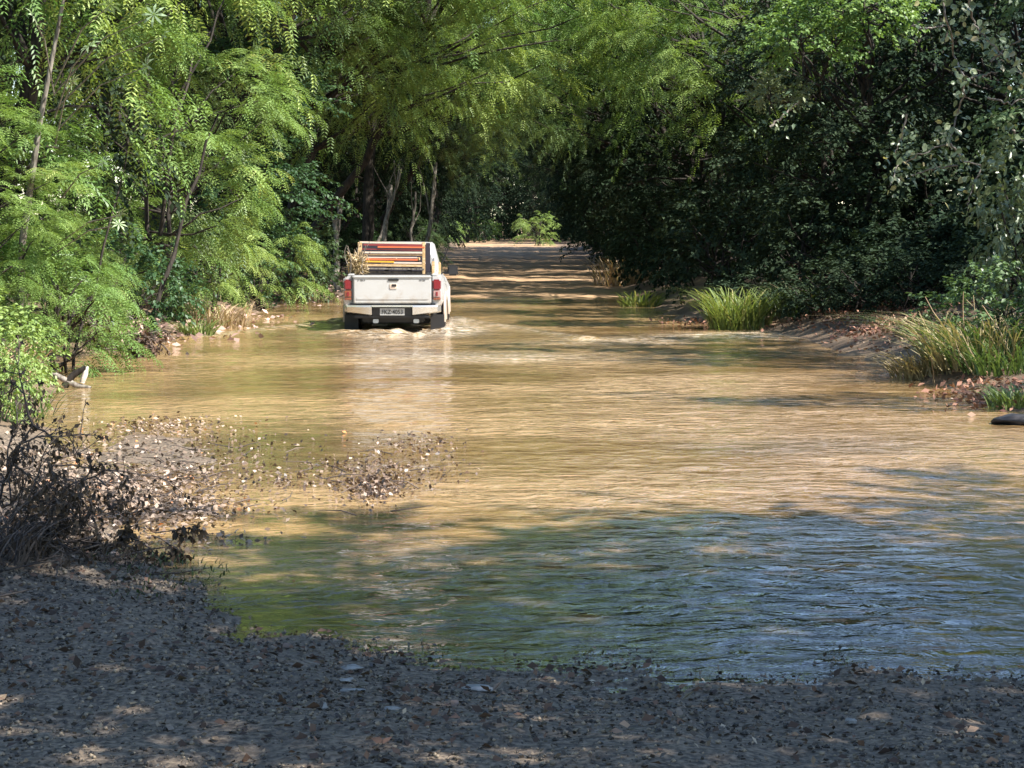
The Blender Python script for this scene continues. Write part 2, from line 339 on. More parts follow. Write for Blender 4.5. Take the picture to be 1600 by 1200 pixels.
def crown_mesh(name, kind, clumps, nb, nper, L=(0.8, 1.4), lsize=(0.2, 0.3), droop=0.45):
    """clumps: (x,y,z,r,outx,outy,outz)"""
    C = np.array(clumps, float); n = len(C)
    ci = np.repeat(np.arange(n), nb)
    out = nrm(C[ci, 4:7]); r = C[ci, 3][:, None]
    d = nrm(rdir(len(ci)) + out * 0.9 + np.array([0, 0, 0.25]))
    P0 = C[ci, :3] + d * r * rng.uniform(0.1, 0.8, (len(ci), 1))
    LL = rng.uniform(*L, len(ci)) * (0.6 + 0.4 * C[ci, 3])
    P, T, t = bough_points(P0, d, LL, nper, droop)
    ctint = np.repeat(rng.random(n)[ci] * 0.5, nper)
    P = P.reshape(-1, 3); T = T.reshape(-1, 3); t = t.ravel()
    side = np.tile(np.where(np.arange(nper) % 2 == 0, 1, -1), len(ci))[:, None]
    B = nrm(np.cross(T, np.array([0, 0, 1.0])) + 1e-6)
    V_, F_, T_ = [], [], []
    if kind == 'feather':
        for s in (1, -1):
            dirs = nrm(B * s * rng.uniform(0.5, 1.1, (len(P), 1)) + T * rng.uniform(0.3, 1.0, (len(P), 1)) + np.array([0, 0, -0.35]) + rng.normal(0, 0.15, (len(P), 3)))
            S = rng.uniform(*lsize, len(P)) * (1.1 - 0.45 * t)
            a, b, c = scatter(FR_V, FR_F, P, dirs, S, rng.normal(0, 0.35, len(P)), None, np.clip(ctint + rng.random(len(P)) * 0.5, 0, 1))
            V_.append((a, b, c))
    else:
        for q in range(2):
            dirs = nrm(B * (side if q == 0 else -side) * rng.uniform(0.4, 1.2, (len(P), 1)) + T * rng.uniform(0.2, 1.0, (len(P), 1)) + np.array([0, 0, -0.4]) + rng.normal(0, 0.3, (len(P), 3)))
            S = rng.uniform(*lsize, len(P))
            a, b, c = scatter(LEAF_V, LEAF_F, P + rng.normal(0, 0.03, P.shape), dirs, S, rng.normal(0, 0.6, len(P)), None, np.clip(ctint + rng.random(len(P)) * 0.5, 0, 1))
            V_.append((a, b, c))
    A = Acc()
    for a, b, c in V_: A.add(a, b, c)
    return A.mesh(name)
def limb(p0, p1, r0, r1, n=6, wob=0.12, A=None, k=5):
    t = np.linspace(0, 1, n)[:, None]; p0 = np.array(p0, float); p1 = np.array(p1, float)
    L = np.linalg.norm(p1 - p0)
    pts = p0 + (p1 - p0) * t + np.sin(t * math.pi) * rng.normal(0, wob * L * 0.5, 3) + rng.normal(0, wob * 0.12 * L, (n, 3)) * (t > 0) * (t < 1)
    A.tube(pts, np.linspace(r0, r1, n), k); return pts
def tree_proto(kind, seed, H, cz, rz, rx, nclump, nb, nper, lean=(0, 0), stems=1, lsize=(0.2, 0.3), L=(0.8, 1.4), droop=0.45, tr=0.13, crad=(0.6, 1.1), inner=0.55, bare=False):
    """returns (trunk mesh, crown mesh), crown centre at (lean, cz)"""
    global rng
    rng = np.random.default_rng(seed)
    # clumps well spread over the shell
    cl = []
    for i in range(nclump):
        ga = i * 2.39996; zz = 1 - 2 * (i + 0.5) / nclump; q = math.sqrt(max(0, 1 - zz * zz))
        d = np.array([q * math.cos(ga), q * math.sin(ga), zz]); d = nrm(d + rng.normal(0, 0.16, 3))
        s = rng.uniform(inner, 1.0)
        c = np.array([lean[0] + d[0] * rx * s, lean[1] + d[1] * rx * s, cz + d[2] * rz * s])
        if c[2] < 0.35: c[2] = 0.35 + rng.random() * 0.3
        cl.append((*c, rng.uniform(*crad), d[0], d[1], d[2] * 0.5 + 0.15))
    T = Acc()
    for s in range(stems):
        b = np.array([rng.normal(0, 0.25), rng.normal(0, 0.25), -0.3]) * (1 if stems > 1 else 0.2); b[2] = -0.3
        top = np.array([lean[0] + rng.normal(0, rx * 0.25) * (stems > 1), lean[1] + rng.normal(0, rx * .25) * (stems > 1), cz + rz * 0.45])
        main = limb(b, top, tr / math.sqrt(stems), tr * 0.3, 9, 0.10, T, 8)
        for c in cl[s::stems]:
            c = np.array(c[:3]); j = int(np.clip(len(main) * (0.2 + 0.65 * max(0, c[2]) / (cz + rz)), 1, len(main) - 2))
            limb(main[j], c, tr * 0.34, 0.012, 6, 0.16, T, 5)
    return T.mesh('trunk', True), crown_mesh('crown', kind, cl, nb, nper, L, lsize, droop)
PROTO = {}
def P_(key, *a, **k): PROTO[key] = tree_proto(*a, **k)
P_('F1', 'feather', 11, 7.5, 3.9, 3.8, 2.6, 40, 13, 6, stems=2, lsize=(0.22, 0.40), L=(0.5, 1.0), crad=(0.45, 0.85), tr=0.09)
P_('F2', 'feather', 12, 7.5, 3.6, 3.5, 2.4, 36, 13, 6, stems=3, lsize=(0.20, 0.36), L=(0.5, 0.95), crad=(0.45, 0.85), tr=0.09)
P_('F3', 'feather', 13, 10, 6.4, 2.9, 3.2, 38, 13, 7, lean=(1.6, 0.0), lsize=(0.2, 0.38), L=(0.75, 1.3), droop=0.45, crad=(0.55, 1.0), tr=0.16)
P_('F4', 'feather', 14, 10, 6.8, 3.0, 3.4, 38, 12, 7, lean=(0.6, 0.2), lsize=(0.2, 0.38), L=(0.75, 1.3), droop=0.45, crad=(0.55, 1.0), tr=0.18)
P_('F5', 'feather', 15, 10, 6.8, 2.6, 3.2, 36, 12, 7, lean=(3.0, 0), lsize=(0.2, 0.38), L=(0.75, 1.3), droop=0.45, crad=(0.55, 1.0), tr=0.11)
P_('B1', 'broad', 21, 8, 4.4, 4.4, 2.5, 52, 15, 18, stems=2, lsize=(0.07, 0.13), L=(0.6, 1.1), droop=0.3)
P_('B2', 'broad', 22, 8, 4.0, 4.0, 2.3, 48, 15, 18, stems=3, lsize=(0.075, 0.14), L=(0.6, 1.1), droop=0.4)
P_('B3', 'broad', 23, 11, 7.2, 3.2, 3.3, 44, 14, 16, lean=(0.8, 0), lsize=(0.11, 0.18), L=(0.7, 1.3), droop=0.35, tr=0.2)
P_('S1', 'broad', 31, 1.6, 0.75, 0.75, 1.0, 14, 10, 14, stems=4, lsize=(0.07, 0.12), L=(0.4, 0.7), tr=0.05, crad=(0.3, 0.5), droop=0.2)
P_('S2', 'feather', 32, 1.8, 0.9, 0.8, 1.0, 12, 9, 6, stems=4, lsize=(0.18, 0.26), L=(0.5, 0.8), tr=0.05, crad=(0.3, 0.5))
def place(key, mat, x, y, s, rz, label, name='forest_tree', cat='tree', group=None, sz=1.0, bark='bark_dark', tilt=(0, 0), trunk=True, sy=1.0):
    tm, cm = PROTO[key]
    t = thing(name, label, cat, (x, y, float(ground_h(np.array(x), np.array(y)))), R(rz), group)
    t.scale = (s, s * sy, s * sz); t.rotation_euler = (R(tilt[0]), R(tilt[1]), R(rz))
    for nm, me, mt in (('trunk', tm, M[bark]), ('crown', cm, M[mat])):
        if nm == 'trunk' and not trunk: continue
        if not me.materials: me.materials.append(None)
        o = link(nm, me, t); o.material_slots[0].link = 'OBJECT'; o.material_slots[0].material = mt
        if nm == 'crown': o['kind'] = 'stuff'
    return t
P_('B4', 'broad', 24, 11, 7.2, 2.6, 3.2, 44, 12, 16, lean=(2.8, 0), lsize=(0.11, 0.18), L=(0.7, 1.3), droop=0.35, tr=0.2)

# ------------------------------------------------------------------ trees of the left bank
FB = 'the left bank'
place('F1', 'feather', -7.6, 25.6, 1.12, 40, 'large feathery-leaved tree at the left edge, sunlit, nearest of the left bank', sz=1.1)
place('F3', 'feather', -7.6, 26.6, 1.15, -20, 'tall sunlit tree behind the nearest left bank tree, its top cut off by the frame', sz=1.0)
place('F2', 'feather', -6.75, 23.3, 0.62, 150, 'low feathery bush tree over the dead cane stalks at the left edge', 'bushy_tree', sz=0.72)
place('B2', 'broad_shaded', -8.6, 29.6, 1.2, 80, 'shaded broad-leaved tree in the dark gap behind the nearest left tree', sz=1.2)
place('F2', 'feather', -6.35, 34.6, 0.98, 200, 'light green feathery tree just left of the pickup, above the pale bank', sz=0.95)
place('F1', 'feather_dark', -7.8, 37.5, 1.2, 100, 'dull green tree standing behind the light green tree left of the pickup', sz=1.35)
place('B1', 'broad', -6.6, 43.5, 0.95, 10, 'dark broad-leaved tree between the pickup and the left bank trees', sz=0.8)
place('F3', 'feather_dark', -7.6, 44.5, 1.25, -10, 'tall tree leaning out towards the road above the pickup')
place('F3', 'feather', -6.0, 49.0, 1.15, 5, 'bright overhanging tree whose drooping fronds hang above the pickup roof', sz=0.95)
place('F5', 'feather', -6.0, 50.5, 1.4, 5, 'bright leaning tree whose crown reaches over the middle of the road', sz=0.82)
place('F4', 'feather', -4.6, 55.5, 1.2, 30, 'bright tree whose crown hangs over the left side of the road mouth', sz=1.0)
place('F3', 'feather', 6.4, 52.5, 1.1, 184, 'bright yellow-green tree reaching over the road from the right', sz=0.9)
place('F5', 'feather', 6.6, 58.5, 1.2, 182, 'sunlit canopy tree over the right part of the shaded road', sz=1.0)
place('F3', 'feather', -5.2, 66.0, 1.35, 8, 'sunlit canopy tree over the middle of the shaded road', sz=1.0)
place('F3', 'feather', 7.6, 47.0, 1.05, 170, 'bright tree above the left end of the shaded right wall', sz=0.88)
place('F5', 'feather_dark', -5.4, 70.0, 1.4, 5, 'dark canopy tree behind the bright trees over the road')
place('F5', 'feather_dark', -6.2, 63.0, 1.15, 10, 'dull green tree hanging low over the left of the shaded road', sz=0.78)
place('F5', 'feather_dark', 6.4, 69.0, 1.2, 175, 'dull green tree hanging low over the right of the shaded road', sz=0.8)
place('F5', 'broad_shaded', -6.0, 92.0, 1.2, 0, 'dark tree hanging low over the middle of the shaded road', sz=0.72)
place('F5', 'broad_shaded', 6.0, 101.0, 1.2, 180, 'dark tree hanging low over the far part of the shaded road', sz=0.72)
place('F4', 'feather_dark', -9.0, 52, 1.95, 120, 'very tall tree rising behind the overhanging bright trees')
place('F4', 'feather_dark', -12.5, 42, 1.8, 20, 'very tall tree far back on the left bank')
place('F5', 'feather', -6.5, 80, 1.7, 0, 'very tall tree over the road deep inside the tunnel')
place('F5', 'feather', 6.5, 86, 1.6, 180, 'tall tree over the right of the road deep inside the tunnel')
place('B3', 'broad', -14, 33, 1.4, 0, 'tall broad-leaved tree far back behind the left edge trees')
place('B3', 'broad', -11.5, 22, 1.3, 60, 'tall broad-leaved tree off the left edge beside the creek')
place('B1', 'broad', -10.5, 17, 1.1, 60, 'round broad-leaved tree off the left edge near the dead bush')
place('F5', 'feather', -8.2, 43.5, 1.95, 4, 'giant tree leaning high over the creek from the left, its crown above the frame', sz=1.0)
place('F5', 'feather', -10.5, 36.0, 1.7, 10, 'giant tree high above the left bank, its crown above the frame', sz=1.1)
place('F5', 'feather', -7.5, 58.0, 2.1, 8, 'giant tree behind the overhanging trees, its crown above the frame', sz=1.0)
# rows of the forest on both sides of the road
rr = random.Random(5)
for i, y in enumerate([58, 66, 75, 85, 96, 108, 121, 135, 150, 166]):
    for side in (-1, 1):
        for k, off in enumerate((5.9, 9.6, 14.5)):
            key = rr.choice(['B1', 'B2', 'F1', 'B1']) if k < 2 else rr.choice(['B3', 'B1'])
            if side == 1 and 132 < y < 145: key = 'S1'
            place(key, 'broad_shaded', side * (off + rr.uniform(-.5, .5)) - 0.4, y + rr.uniform(-2, 2), rr.uniform(1.0, 1.3), rr.uniform(0, 360),
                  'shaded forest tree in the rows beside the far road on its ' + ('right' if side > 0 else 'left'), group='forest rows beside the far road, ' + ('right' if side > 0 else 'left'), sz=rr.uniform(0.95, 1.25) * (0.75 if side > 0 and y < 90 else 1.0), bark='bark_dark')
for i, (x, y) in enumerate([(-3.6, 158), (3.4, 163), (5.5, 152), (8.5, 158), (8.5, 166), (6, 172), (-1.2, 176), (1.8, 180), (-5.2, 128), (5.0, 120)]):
    place('B2', 'broad_shaded', x, y, 1.15, 60 * i, 'broad-leaved tree narrowing the end of the road', group='trees narrowing the end of the road', sz=1.2)
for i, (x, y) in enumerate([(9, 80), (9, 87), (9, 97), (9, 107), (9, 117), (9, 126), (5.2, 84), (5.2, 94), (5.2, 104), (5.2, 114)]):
    place('B3', 'broad_shaded', x, y, 1.2, 180 + 15 * i, 'tall dark tree shading the far road from its right side', group='tall dark trees right of the far road', sz=1.1, sy=1.1)
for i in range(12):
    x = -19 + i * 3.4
    place(rr.choice(['B1', 'B2', 'B3']), 'broad_shaded', x, 187 + rr.uniform(-3, 3), 1.6, rr.uniform(0, 360), 'distant forest tree closing the end of the road', group='trees closing the end of the road', sz=1.2)
    place('B1', 'broad_shaded', x + 1.7, 200, 2.0, 70 * i, 'distant forest tree closing the end of the road', group='trees closing the end of the road', sz=1.2)
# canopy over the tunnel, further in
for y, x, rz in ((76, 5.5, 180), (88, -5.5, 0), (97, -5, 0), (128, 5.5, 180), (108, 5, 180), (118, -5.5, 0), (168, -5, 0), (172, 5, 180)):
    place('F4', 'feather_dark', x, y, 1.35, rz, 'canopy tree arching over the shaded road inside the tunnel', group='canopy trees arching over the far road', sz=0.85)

# thin pale trunks by the left of the road mouth
TG = 'thin trunks beside the road mouth'
def lean_trunk(u0, v0, u1, v1, d, r, label, group=None, fork=True, bark='bark'):
    a = px(u0, v0, d); b = px(u1, v1, d + 1.0); A = Acc(); a[2] = float(ground_h(a[0], a[1])) - 0.2
    t = thing('thin_tree', label, 'tree', tuple(a), group=group); o = a.copy()
    pts = limb(a - o, b - o, r, r * 0.5, 9, 0.07, A, 6)
    if fork:
        limb(pts[5], pts[5] + np.array([rng.normal(0.3, 0.4), 0.3, 1.6]), r * 0.4, r * 0.15, 6, 0.1, A, 5)
        limb(pts[6], pts[6] + np.array([rng.normal(-0.3, 0.4), -0.3, 1.3]), r * 0.35, r * 0.12, 6, 0.1, A, 5)
    link('trunk', A.mesh('trunk', True), t, M[bark])
    return t
lean_trunk(640, 398, 682, 255, 56, 0.085, 'pale thin trunk leaning right, most visible one above the pickup roof')
lean_trunk(600, 400, 612, 290, 54, 0.09, 'pale upright trunk above the left part of the pickup roof')
lean_trunk(655, 400, 650, 300, 58, 0.06, 'thin trunk standing just right of the leaning pale trunk')
lean_trunk(526, 400, 530, 312, 52, 0.10, 'short grey trunk just left of the pickup cab')
lean_trunk(575, 405, 628, 262, 55, 0.06, 'thin dark trunk leaning right behind the pickup')
lean_trunk(225, 490, 345, 180, 31, 0.045, 'long dark trunk leaning right through the gap in the left bank trees', fork=False, bark='bark_dark')
lean_trunk(110, 470, 205, 215, 25.0, 0.022, 'slender bare branch crossing the crown at the left edge', fork=False, bark='bark_dark')

# ------------------------------------------------------------------ right bank wall of leaves
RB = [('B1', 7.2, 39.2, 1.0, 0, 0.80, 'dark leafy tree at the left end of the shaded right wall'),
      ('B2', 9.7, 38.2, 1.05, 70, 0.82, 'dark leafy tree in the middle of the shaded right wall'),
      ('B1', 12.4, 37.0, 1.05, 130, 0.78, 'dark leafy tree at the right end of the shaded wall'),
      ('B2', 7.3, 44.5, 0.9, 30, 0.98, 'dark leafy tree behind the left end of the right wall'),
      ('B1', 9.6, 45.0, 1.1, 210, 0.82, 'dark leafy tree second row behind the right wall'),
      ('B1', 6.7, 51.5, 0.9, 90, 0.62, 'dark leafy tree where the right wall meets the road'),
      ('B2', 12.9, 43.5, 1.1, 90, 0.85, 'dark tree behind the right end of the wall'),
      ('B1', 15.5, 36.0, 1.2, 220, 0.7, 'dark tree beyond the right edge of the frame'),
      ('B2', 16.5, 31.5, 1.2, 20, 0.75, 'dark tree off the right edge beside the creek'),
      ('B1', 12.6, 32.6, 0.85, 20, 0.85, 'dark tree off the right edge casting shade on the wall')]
for k, x, y, s, rz, sz, lb in RB: place(k, 'broad_shaded', x, y, s, rz, lb, sz=sz, bark='bark_dark')
for x, y, lb in ((10.6, 51.5, 'left'), (14.3, 50.5, 'right')):
    place('B1', 'broad_shaded', x, y, 1.2, 40 * x, 'dark tree in the last row behind the right wall, on its ' + lb, sz=0.8)
for x, y, z, s_, m_, lb in ((5.3, 34.9, 4.75, 0.95, 'feather', 'bright creeper added for the sunlit patch over the top of the dark right wall, left of the shadow edge'),
                        (6.3, 34.9, 5.25, 1.05, 'feather', 'bright creeper added for the sunlit patch at the top of the dark right wall, touching the top of the frame'),
                        (4.8, 35.4, 4.0, 0.5, 'vine_leaf', 'small pale creeper hanging below the bright creeper on the right wall')):
    t = place('S1', m_, x, y, s_, 30 * x, lb, 'creeper', 'creeper', sz=0.8); t.location.z = z  # bright leaf sprays added to make the sunlit patch of the wall
for i, (x, y) in enumerate([(5.9, 37.4), (8.2, 36.2), (9.9, 34.6), (9.2, 33.6), (4.6, 41.5), (4.4, 47), (4.3, 53), (4.4, 60), (10.6, 33.5), (4.6, 70), (7.0, 37.2), (8.9, 32.6)]):
    place('S1', 'broad_shaded', x, y, rr.uniform(1.1, 1.6), rr.uniform(0, 360), 'dark shaded shrub at the foot of the right wall', 'shrub', 'shrub', 'shrubs at the foot of the right wall', bark='bark_dark')
for i, (x, y, s_) in enumerate([(5.5, 33.8, .75), (6.1, 32.8, .8), (6.8, 31.9, .8), (7.6, 31.0, .8), (6.9, 34.2, 1.0), (7.6, 29.0, .7), (4.6, 37.2, .7), (7.9, 33.0, 1.0)]):
    place('S1', 'broad_shaded', x, y, s_, 47 * i, 'low dark weeds on the slope of the right bank', 'weeds', 'weeds', 'low dark weeds on the slope of the right bank', sz=0.7)
# shade trees off the right of the frame, near the camera
place('B4', 'broad', 5.2, 5.6, 1.05, 180, 'leaning shade tree right of the camera, outside the frame', sz=1.0)
place('B4', 'broad', 10.4, 5.5, 1.05, 175, 'second shade tree right of the camera, outside the frame', sz=1.0)
place('B3', 'broad', 13.2, 5.2, 1.0, 90, 'third shade tree far right of the camera, outside the frame')
place('B1', 'broad', 9.3, 18.4, 0.9, 0, 'narrow tree on the right bank outside the frame, nearest of three', sz=0.95, sy=0.28)
place('B2', 'broad', 9.6, 23.9, 1.0, 0, 'narrow tree on the right bank outside the frame, middle of three', sz=1.1, sy=0.26)
place('B1', 'broad', 10.3, 29.3, 1.0, 0, 'narrow tree on the right bank outside the frame, farthest of three', sz=0.9, sy=0.4)
place('B3', 'broad', 10.8, 25.4, 0.65, 0, 'tall slender tree off the right edge of the frame', sz=1.9, sy=0.55)
place('B4', 'broad', 7.6, 4.2, 0.85, 180, 'dense shade tree beside the camera on the right, outside the frame')
place('B1', 'broad', 12.5, 8.2, 1.1, 30, 'full shade tree off the right edge by the near shore', sz=1.2)
place('B3', 'broad', 8.4, 6.6, 0.8, 60, 'shade tree off the lower right corner of the frame', sz=1.1)
place('B3', 'broad', -5, -6, 1.2, 60, 'tree standing behind the camera on the left')

# ------------------------------------------------------------------ bank shrubs on the left
for i, (k, m_, x, y, s, lb) in enumerate([
    ('S2', 'feather', -5.75, 24.4, 0.95, 'feathery sunlit shrub leaning over the water at the left edge'),
    ('S2', 'feather', -6.6, 28.6, 0.8, 'feathery shrub above the shaded root tangle on the left bank'),
    ('S1', 'broad', -6.3, 31.5, 0.9, 'leafy shrub in the left bank gap beside the leaning dark trunk'),
    ('S2', 'feather', -6.2, 39.0, 1.0, 'feathery shrub left of the pickup at bumper height'),
    ('S2', 'feather', -5.6, 42.5, 1.1, 'bright green feathery shrub touching the left side of the pickup cab in view'),
    ('S1', 'broad', -5.4, 47.0, 1.1, 'dark shrub behind the pale bank left of the pickup'),
    ('S1', 'broad', -4.9, 60.0, 1.0, 'dark shrub at the left verge just right of the pickup'),
    ('S2', 'broad', -4.0, 78.0, 1.2, 'shrub with bare stems on the left verge of the road'),
    ('S2', 'feather', 1.9, 139.0, 1.3, 'small bright sunlit shrub at the right of the far sunny road patch'),
    ('S1', 'feather', -2.6, 166.0, 1.3, 'bright shrub at the very end of the road'),
    ('S2', 'feather', -4.9, 140.0, 1.3, 'pale green shrub at the left of the far sunny road patch')]):
    place(k, m_, x, y, s, 50 * i, lb, 'shrub', 'shrub')

# ------------------------------------------------------------------ grasses
def grass_clump(name, label, x, y, n, h, spread, mat, cat='grass clump', stems=0, lean=(0, 0), seed=1, width=0.012):
    global rng
    rng = np.random.default_rng(seed)
    z0 = float(ground_h(np.array(x), np.array(y)))
    t = thing(name, label, cat, (x, y, z0))
    K = 5; ts = np.linspace(0, 1, K)
    ang = rng.uniform(0, 2 * math.pi, n); rad = spread * np.sqrt(rng.random(n)) * 0.6
    base = np.stack([np.cos(ang) * rad, np.sin(ang) * rad, np.full(n, -0.05)], 1)
    hh = h * rng.uniform(0.45, 1.0, n); out = rng.uniform(0.2, 1.25, n) * hh
    a2 = ang + rng.normal(0, 0.7, n); d = np.stack([np.cos(a2) + lean[0], np.sin(a2) + lean[1], np.zeros(n)], 1)
    tl = rng.normal(0, 0.28, (n, 2)); tl = np.concatenate([tl, np.zeros((n, 1))], 1) * hh[:, None]
    P = base[:, None] + tl[:, None] * ts[None, :, None] + d[:, None] * (out[:, None] * (0.35 * ts + 0.65 * ts ** 2))[..., None] + np.array([0, 0, 1.0]) * (hh[:, None] * (1.3 * ts - 0.62 * ts ** 2.4))[..., None]
    sd_ = np.stack([-np.sin(a2), np.cos(a2), np.zeros(n)], 1)
    w = width * rng.uniform(0.6, 1.4, n)[:, None] * (1 - 0.85 * ts[None, :] ** 1.5)
    V = np.stack([P - sd_[:, None] * w[..., None], P + sd_[:, None] * w[..., None]], 2).reshape(-1, 3)
    F = []
    b = np.arange(n) * K * 2
    for j in range(K - 1): F.append(np.stack([b + 2 * j, b + 2 * j + 1, b + 2 * j + 3, b + 2 * j + 2], 1))
    o = link('blades', np_mesh('blades', V, np.concatenate(F), np.repeat(rng.random(n), K * 2)), t, M[mat]); o['kind'] = 'stuff'
    for s in range(stems):
        A = Acc(); a = rng.uniform(0, 6.28); L = h * rng.uniform(0.7, 1.15)
        p0 = np.array([rng.normal(0, spread * 0.3), rng.normal(0, spread * 0.3), -0.05])
        p1 = p0 + np.array([rng.normal(lean[0] * 0.5, 0.45) * L, rng.normal(0, 0.25) * L, L * 0.8])
        limb(p0, p1, 0.010, 0.004, 6, 0.10, A, 5); link('dry_cane', A.mesh('dry_cane', True), t, M['straw'])
    return t
def at_px(u, v): x, d = gx(u, v); return x, d
grass_clump('grass_clump', 'bright sunlit grass clump at the foot of the shaded right wall', 4.15, 35.0, 420, 1.2, 0.9, 'grass', seed=3, width=0.014)
grass_clump('grass_clump', 'shaded dark reeds right of the bright clump on the right bank', 5.3, 34.9, 300, 0.9, 1.3, 'grass_dark', seed=4, width=0.014)  # shade on these reeds is put into the darker blade colour
grass_clump('grass_clump', 'tall mixed grass with dry canes at the right edge, largest clump', 5.85, 23.4, 380, 0.95, 1.3, 'grass_mix', stems=14, lean=(-0.5, -0.2), seed=5, width=0.011)
grass_clump('dry_grass_clump', 'dry straw blades mixed through the largest grass clump at right', 5.8, 23.2, 260, 1.0, 1.3, 'straw', stems=8, lean=(-0.4, -0.1), seed=25)
place('S1', 'broad', 6.1, 23.9, 0.75, 200, 'low leafy weeds inside the tall grass at the right edge', 'weeds', 'weeds', sz=0.9)
place('S1', 'broad', 6.9, 22.9, 0.7, 20, 'low leafy weeds right of the tall grass, cut by the frame', 'weeds', 'weeds', sz=0.9)
grass_clump('grass_clump', 'grass in front of the tall clump, leaning over the water at right', 5.75, 22.4, 260, 0.6, 0.8, 'grass_mix', stems=7, lean=(-0.4, -0.2), seed=6)
grass_clump('dry_grass_clump', 'dry straw-coloured grass hanging at the left foot of the right clump', 5.15, 23.6, 260, 0.55, 0.8, 'straw', stems=5, lean=(-0.5, -0.2), seed=7)
grass_clump('grass_clump', 'low green grass by the black rock at the right edge', 5.25, 19.8, 200, 0.35, 0.55, 'grass_mix', seed=8, lean=(-.3, 0))
grass_clump('dry_grass_clump', 'dry canes standing at the left edge below the feathery bush', -6.15, 22.4, 200, 0.7, 1.0, 'straw', stems=7, seed=9)
grass_clump('grass_clump', 'green and yellow weeds at the left edge above the dead bush', -5.1, 18.6, 160, 0.5, 1.2, 'grass_mix', stems=5, seed=10, lean=(0.3, 0))
place('S1', 'feather', -4.75, 17.6, 0.42, 0, 'small leafy lit plant at the left edge just above the dead bush', 'leafy_plant', 'plant', sz=1.2)
place('S1', 'feather', -5.4, 19.5, 0.6, 90, 'leafy lit plant at the left edge behind the broken branch', 'leafy_plant', 'plant', sz=1.0)
grass_clump('grass_clump', 'small bright weed on the sunny left bank tip', -5.35, 32.4, 170, 0.45, 0.5, 'grass', seed=11)
grass_clump('dry_grass_clump', 'dry grass on the sunny bank left of the pickup', -5.5, 35.2, 220, 0.7, 1.2, 'straw', stems=3, seed=12)
grass_clump('dry_grass_clump', 'dry grass tuft on the pale bank right beside the pickup', -5.1, 47.0, 200, 0.6, 1.5, 'straw', seed=13)
grass_clump('dry_grass_clump', 'pale dry grass on the right verge of the shaded road', 3.4, 58.0, 200, 1.4, 1.6, 'straw', seed=14, width=0.02)
grass_clump('grass_clump', 'lit weeds hanging over the water at the right of the road mouth', 3.0, 44.5, 150, 0.8, 0.7, 'grass', seed=15, width=0.02)
grass_clump('grass_clump', 'dark green weeds low on the near shore under the dead bush', -2.2, 9.9, 420, 0.05, 1.2, 'grass_dark', seed=16, width=0.004)

# ------------------------------------------------------------------ climbing vine at the upper right
rng = np.random.default_rng(77)
vt = thing('climbing_vine', 'hanging vine with pale rounded leaves at the upper right, in front of the dark wall', 'vine', tuple(px(1500, 400, 26.5)))
vo = px(1500, 400, 26.5)
paths = [[(1462, -20), (1470, 30), (1485, 90), (1502, 130), (1490, 180), (1480, 225), (1440, 240), (1400, 258), (1388, 290)],
         [(1500, -20), (1512, 40), (1530, 62), (1565, 95), (1600, 130), (1640, 150)],
         [(1480, 225), (1500, 250), (1530, 262), (1512, 300), (1508, 330)],
         [(1502, 130), (1525, 120), (1552, 116)], [(1537, 155), (1575, 165), (1610, 150)],
         [(1412, 180), (1405, 215), (1395, 240)], [(1420, 45), (1440, 50), (1470, 45)], [(1492, 260), (1460, 262), (1420, 275)],
         [(1575, 205), (1590, 220), (1620, 230)], [(1540, 100), (1570, 75), (1600, 60)], [(1200, 200), (1230, 175), (1245, 160)]]
A = Acc(); LP = []
dens = [70, 60, 55, 8, 8, 34, 14, 40, 18, 20, 22]
for pth, dn in zip(paths, dens):
    pts = np.array([px(u, v, 26.5 + rng.normal(0, 0.15)) for u, v in pth]) - vo
    t = np.linspace(0, len(pts) - 1, len(pts) * 5); pp = np.stack([np.interp(t, np.arange(len(pts)), pts[:, k]) for k in range(3)], 1)
    pp[1:-1] += rng.normal(0, 0.012, (len(pp) - 2, 3)); A.tube(pp, np.linspace(0.016, 0.008, len(pp)), 5)
    i = rng.integers(0, len(pp), dn * 2); LP.append(pp[i] + rng.normal(0, 1, (dn * 2, 3)) * np.array([0.11, 0.2, 0.09]))
link('stem', A.mesh('stem', True), vt, M['bark'])
LP = np.concatenate(LP); nL = len(LP)
VL = np.array([(0, 0, 0), (0.5, 0, -0.08), (1, 0, -0.12), (0.15, 0.30, 0.02), (0.62, 0.36, 0.0), (0.15, -0.30, 0.02), (0.62, -0.36, 0.0)], float)
VF = np.array([(0, 1, 4, 3), (1, 2, 4, 4), (0, 5, 6, 1), (1, 6, 2, 2)])
vmes = []
for q in range(5):
    me = bpy.data.meshes.new('leaf'); me.from_pydata([tuple(v) for v in VL], [], [(0, 1, 4, 3), (1, 2, 4), (0, 5, 6, 1), (1, 6, 2)])
    a_ = me.attributes.new('tint', 'FLOAT', 'POINT'); a_.data.foreach_set('value', np.full(7, [0.1, 0.35, 0.6, 0.85, 1.0][q], dtype=np.float32)); me.materials.append(M['vine_leaf']); vmes.append(me)
for i in range(nL):
    d = Vector(rng.normal(0, 1, 3) * np.array([0.9, 0.5, 0.5]) + np.array([0, -0.3, -0.7])); up = Vector(rng.normal(0, 0.6, 3) + np.array([0.5, -0.8, 0.7]))
    if i < 290:
        o = bpy.data.objects.new('leaf', vmes[rng.choice([0, 1, 1, 2, 2, 3, 4])]); COL.objects.link(o); o.parent = vt
        X = d.normalized(); Y = up.cross(X).normalized(); Z = X.cross(Y)
        o.matrix_local = Matrix.Translation(Vector(LP[i])) @ Matrix((X, Y, Z)).transposed().to_4x4() @ Matrix.Scale(float(rng.uniform(0.07, 0.13)), 4)
n2_ = nL - 290
